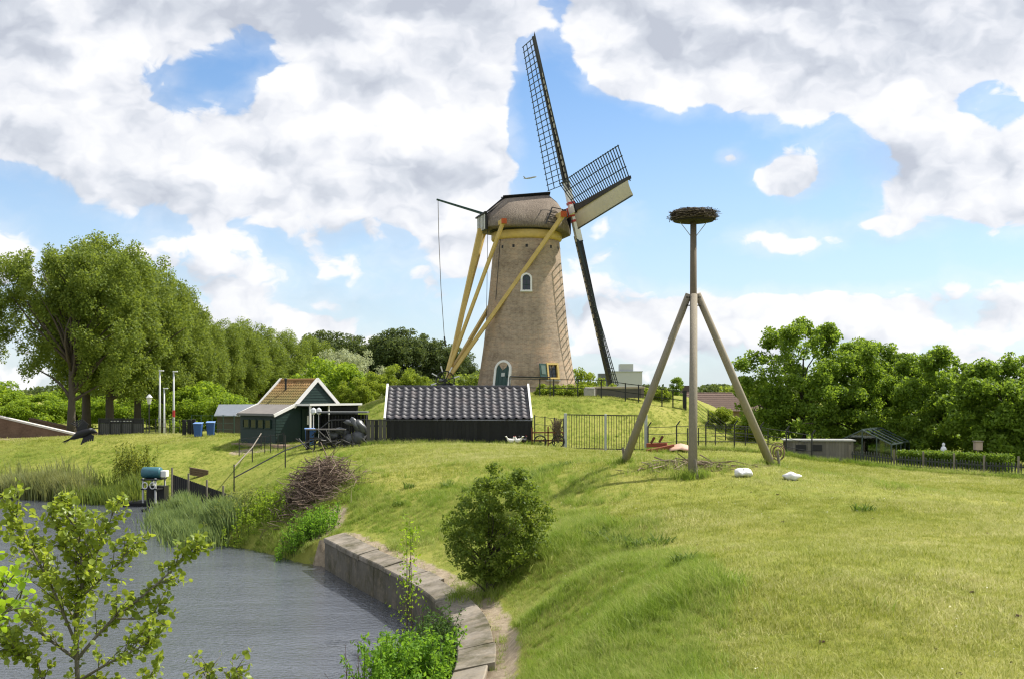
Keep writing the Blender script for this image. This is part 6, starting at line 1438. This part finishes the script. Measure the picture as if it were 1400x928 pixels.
def scatter(name, label, X, Y, scale, protos, seed, tilt=.12):
    n = len(X); rng = np.random.default_rng(seed); Z = height_np(X, Y)
    me = bpy.data.meshes.new(name); me.vertices.add(n); me.vertices.foreach_set('co', np.c_[X, Y, Z].astype(np.float32).ravel())
    rot = np.c_[rng.normal(0, tilt, n), rng.normal(0, tilt, n), rng.uniform(0, 6.28, n)].astype(np.float32)
    a = me.attributes.new('rot', 'FLOAT_VECTOR', 'POINT'); a.data.foreach_set('vector', rot.ravel())
    a = me.attributes.new('scl', 'FLOAT', 'POINT'); a.data.foreach_set('value', np.asarray(scale, np.float32))
    a = me.attributes.new('pick', 'INT', 'POINT'); a.data.foreach_set('value', rng.integers(0, len(protos), n).astype(np.int32))
    o = obj(name, me); tag(o, label, 'grass', None, 'stuff')
    c = bpy.data.collections.new(name + '_tufts')
    for q in protos: c.objects.link(q)
    g = bpy.data.node_groups.new(name + '_scatter', 'GeometryNodeTree')
    g.interface.new_socket('Geometry', in_out='INPUT', socket_type='NodeSocketGeometry'); g.interface.new_socket('Geometry', in_out='OUTPUT', socket_type='NodeSocketGeometry')
    N = g.nodes.new; L = g.links.new
    gi = N('NodeGroupInput'); go = N('NodeGroupOutput'); ip = N('GeometryNodeInstanceOnPoints'); ci = N('GeometryNodeCollectionInfo'); ci.inputs['Collection'].default_value = c; ci.inputs['Separate Children'].default_value = True
    def at_(nm, ty): q = N('GeometryNodeInputNamedAttribute'); q.data_type = ty; q.inputs['Name'].default_value = nm; return q.outputs['Attribute']
    ip.inputs['Pick Instance'].default_value = True
    L(gi.outputs[0], ip.inputs['Points']); L(ci.outputs[0], ip.inputs['Instance']); L(at_('pick', 'INT'), ip.inputs['Instance Index'])
    L(at_('rot', 'FLOAT_VECTOR'), ip.inputs['Rotation']); L(at_('scl', 'FLOAT'), ip.inputs['Scale']); L(ip.outputs[0], go.inputs[0])
    o.modifiers.new('tufts', 'NODES').node_group = g
    return o
def ground_samples(n, y0, y1, seed, xpad=2.5, power=1.0):
    """points on the ground between two distances, about the width the place shows there"""
    rng = np.random.default_rng(seed); y = y0 + (y1 - y0) * rng.random(n) ** power; half = y*.47 + xpad; x = rng.uniform(-1, 1, n)*half
    keep = rng.random(n) < half / (y1*.47 + xpad); return x[keep], y[keep]
def land_mask(x, y):
    sd = seg_dist(x, y, POND, True); sd = np.where(inside(x, y, POND), -sd, sd); dw = seg_dist(x, y, WALL, False)
    rr = np.modf(np.abs(np.sin(x*91.7 + y*57.3)*4371.3))[0]; ok = (sd > .2) & ~((dw < .95 + .45*vnoise(x, y, .9, 4)) & ((rr > .10) | (dw < .62)))
    ok &= np.hypot(x - MILL.x, y - MILL.y) > 3.7
    ok &= ~((np.hypot((x + 6.1)/1.0, (y - 37.6)/2.0) < .7))
    return ok, sd, dw
def slope_of(x, y):
    e = .4; return np.hypot(height_np(x + e, y) - height_np(x - e, y), height_np(x, y + e) - height_np(x, y - e)) / (2*e)
la = [tuft('lawn_tuft', LAWN, 22, .075, .11, .55, .0030, s) for s in (1, 2, 3, 4)]
me_ = [tuft('meadow_tuft', MEAD, 22, .30, .13, .50, .0045, s) for s in (5, 6, 7, 8)]
Xs, Ys = [], []; 
for n, y0, y1, seed in ((60000, 4, 15, 1), (60000, 15, 28, 2), (62000, 28, 50, 3), (42000, 50, 74, 4)):
    x, y = ground_samples(n, y0, y1, seed); Xs.append(x); Ys.append(y)
X = np.concatenate(Xs); Y = np.concatenate(Ys); ok, sd, dw = land_mask(X, Y); X, Y, sd, dw = X[ok], Y[ok], sd[ok], dw[ok]
sl = slope_of(X, Y); patch = vnoise(X, Y, 2.6, 11)*.6 + vnoise(X, Y, .8, 12)*.4; rng = np.random.default_rng(9)
long_ = (sl + (patch - .5)*.35 + rng.normal(0, .06, len(X)) + .10*(sd < 4) - .16*sstep(X, 1.2, 3.6)*(Y < 30) + .16*((X < -7) & (Y > 44) & (Y < 67))) > .25
sc = (.8 + .5*rng.random(len(X))) * (1 + np.clip(Y - 18, 0, 60)*.020)
a = ~long_; scatter('lawn_grass', 'short sunlit grass of the field and banks', X[a], Y[a], sc[a] * (.75 + .7*patch[a]), la, 1)
x2, y2 = ground_samples(26000, 12, 48, 21); ok, sd2, dw2 = land_mask(x2, y2); x2, y2 = x2[ok], y2[ok]; s2 = slope_of(x2, y2); k2 = s2 + (vnoise(x2, y2, 2.6, 11) - .5)*.3 - .16*sstep(x2, 1.2, 3.6)*(y2 < 30) > .30; x2, y2 = x2[k2], y2[k2]
XL = np.r_[X[long_], x2]; YL = np.r_[Y[long_], y2]; pl_ = vnoise(XL, YL, 1.7, 13); hs_ = np.where(YL > 46, .55, .85)
scatter('meadow_grass', 'long tufted grass on the slopes above the pond', XL, YL, (.35 + .95*pl_*pl_ + .25*rng.random(len(XL))) * hs_ * (1 + np.clip(YL - 25, 0, 60)*.008), me_, 2, .22)
# a fringe of rank grass along the foot of fences, walls and poles
fx, fy = [], []
for (pa_, pb_, n) in ((G(501, 56.9), G(730, 57.1), 260), (G(886, 56.4), G(1110, 54.8), 260), (G(1162, 54.2), G(1440, 44.8), 420), (G(1070, 55.2), G(1165, 54.4), 160), (G(320, 64), G(420, 62), 60)):
    t = rng.random(n); fx.append(pa_.x + (pb_.x - pa_.x)*t + rng.normal(0, .12, n)); fy.append(pa_.y + (pb_.y - pa_.y)*t + rng.normal(0, .12, n) - .1)
for c, n, r_ in ((G(947, 31.9), 70, .25), (G(853, 35.6), 40, .25), (G(1056, 35.6), 50, .28), (G(945, 33.6), 160, 1.1), (G(432, 40.6), 120, 1.4), (G(740, 57.2), 60, .8), (G(905, 54.6), 70, .7), (hw, 120, .6)):
    fx.append(c.x + rng.normal(0, r_, n)); fy.append(c.y + rng.normal(0, r_*.6, n))
FX, FY = np.concatenate(fx), np.concatenate(fy); scatter('fringe_grass', 'rank grass along fence feet and under the nest pole', FX, FY, .6 + .7*rng.random(len(FX)), [tuft('fringe_tuft', MEAD, 22, .30, .12, .4, .005, s) for s in (15, 16)], 3, .15)
# dark dock and thistle tussocks, droppings, daisies on the field
dt = tuft('weed_tuft', leafmat('weed_leaves', (.03, .06, .012), (.075, .115, .02), .3), 60, .26, .22, .7, .018, 31)
wx_ = [(940, 17.6), (948, 17.5), (932, 17.7), (830, 24.5), (845, 24), (820, 25), (868, 23.2), (880, 22.8), (700, 33), (735, 36), (760, 37), (745, 36.5), (775, 38), (610, 38), (560, 39), (545, 37), (640, 36), (660, 31), (905, 22.5), (1180, 26), (580, 608), ]
wq = [G(px_, d_) for px_, d_ in wx_[:-1]]; scatter('field_weeds', 'dark green weed tussocks dotted over the grass', np.array([p.x for p in wq]), np.array([p.y for p in wq]), np.array([.75, .6, .7] + [1.0]*(len(wq)-3)), [dt], 5)
dr = MB()
for k in range(5): dr.ell((.03*math.cos(k*1.3), .03*math.sin(k*1.3), .012*(1 + k % 2)), (.03, .026, .018), 7, 5)
dro = bpy.data.objects.new('dropping', dr.mesh('dropping', plain('dung', (.075, .05, .032), .95, .1, .4)))
rng = np.random.default_rng(44); x = rng.uniform(-1, 1, 110); y = 9 + 26*rng.random(110)**1.0; x = x*y*.46; k_ = (slope_of(x, y) < .22) & land_mask(x, y)[0]; scatter('droppings', 'dry brown animal droppings scattered on the field', x[k_], y[k_], .35 + .8*rng.random(k_.sum())**3, [dro], 6)
fl = MB(); fl.add([(-.012, -.012, .075), (.012, -.012, .075), (.014, .012, .08), (-.012, .012, .08)], [(0, 1, 2, 3)]); fl.add([(-.002, 0, -.02), (.002, 0, -.02), (.001, 0, .078), (-.001, 0, .078)], [(0, 1, 2, 3)])
flo = bpy.data.objects.new('daisy', fl.mesh('daisy', plain('daisy_white', (.78, .76, .66), .7)))
x = rng.uniform(-1, 1, 2000); y = 11 + 46*rng.random(2000)**.8; x = x*y*.47; k_ = land_mask(x, y)[0] & (vnoise(x, y, 4, 8) > .42); scatter('daisies', 'tiny white daisies in the field grass', x[k_], y[k_], .4 + .45*rng.random(k_.sum()), [flo], 7)
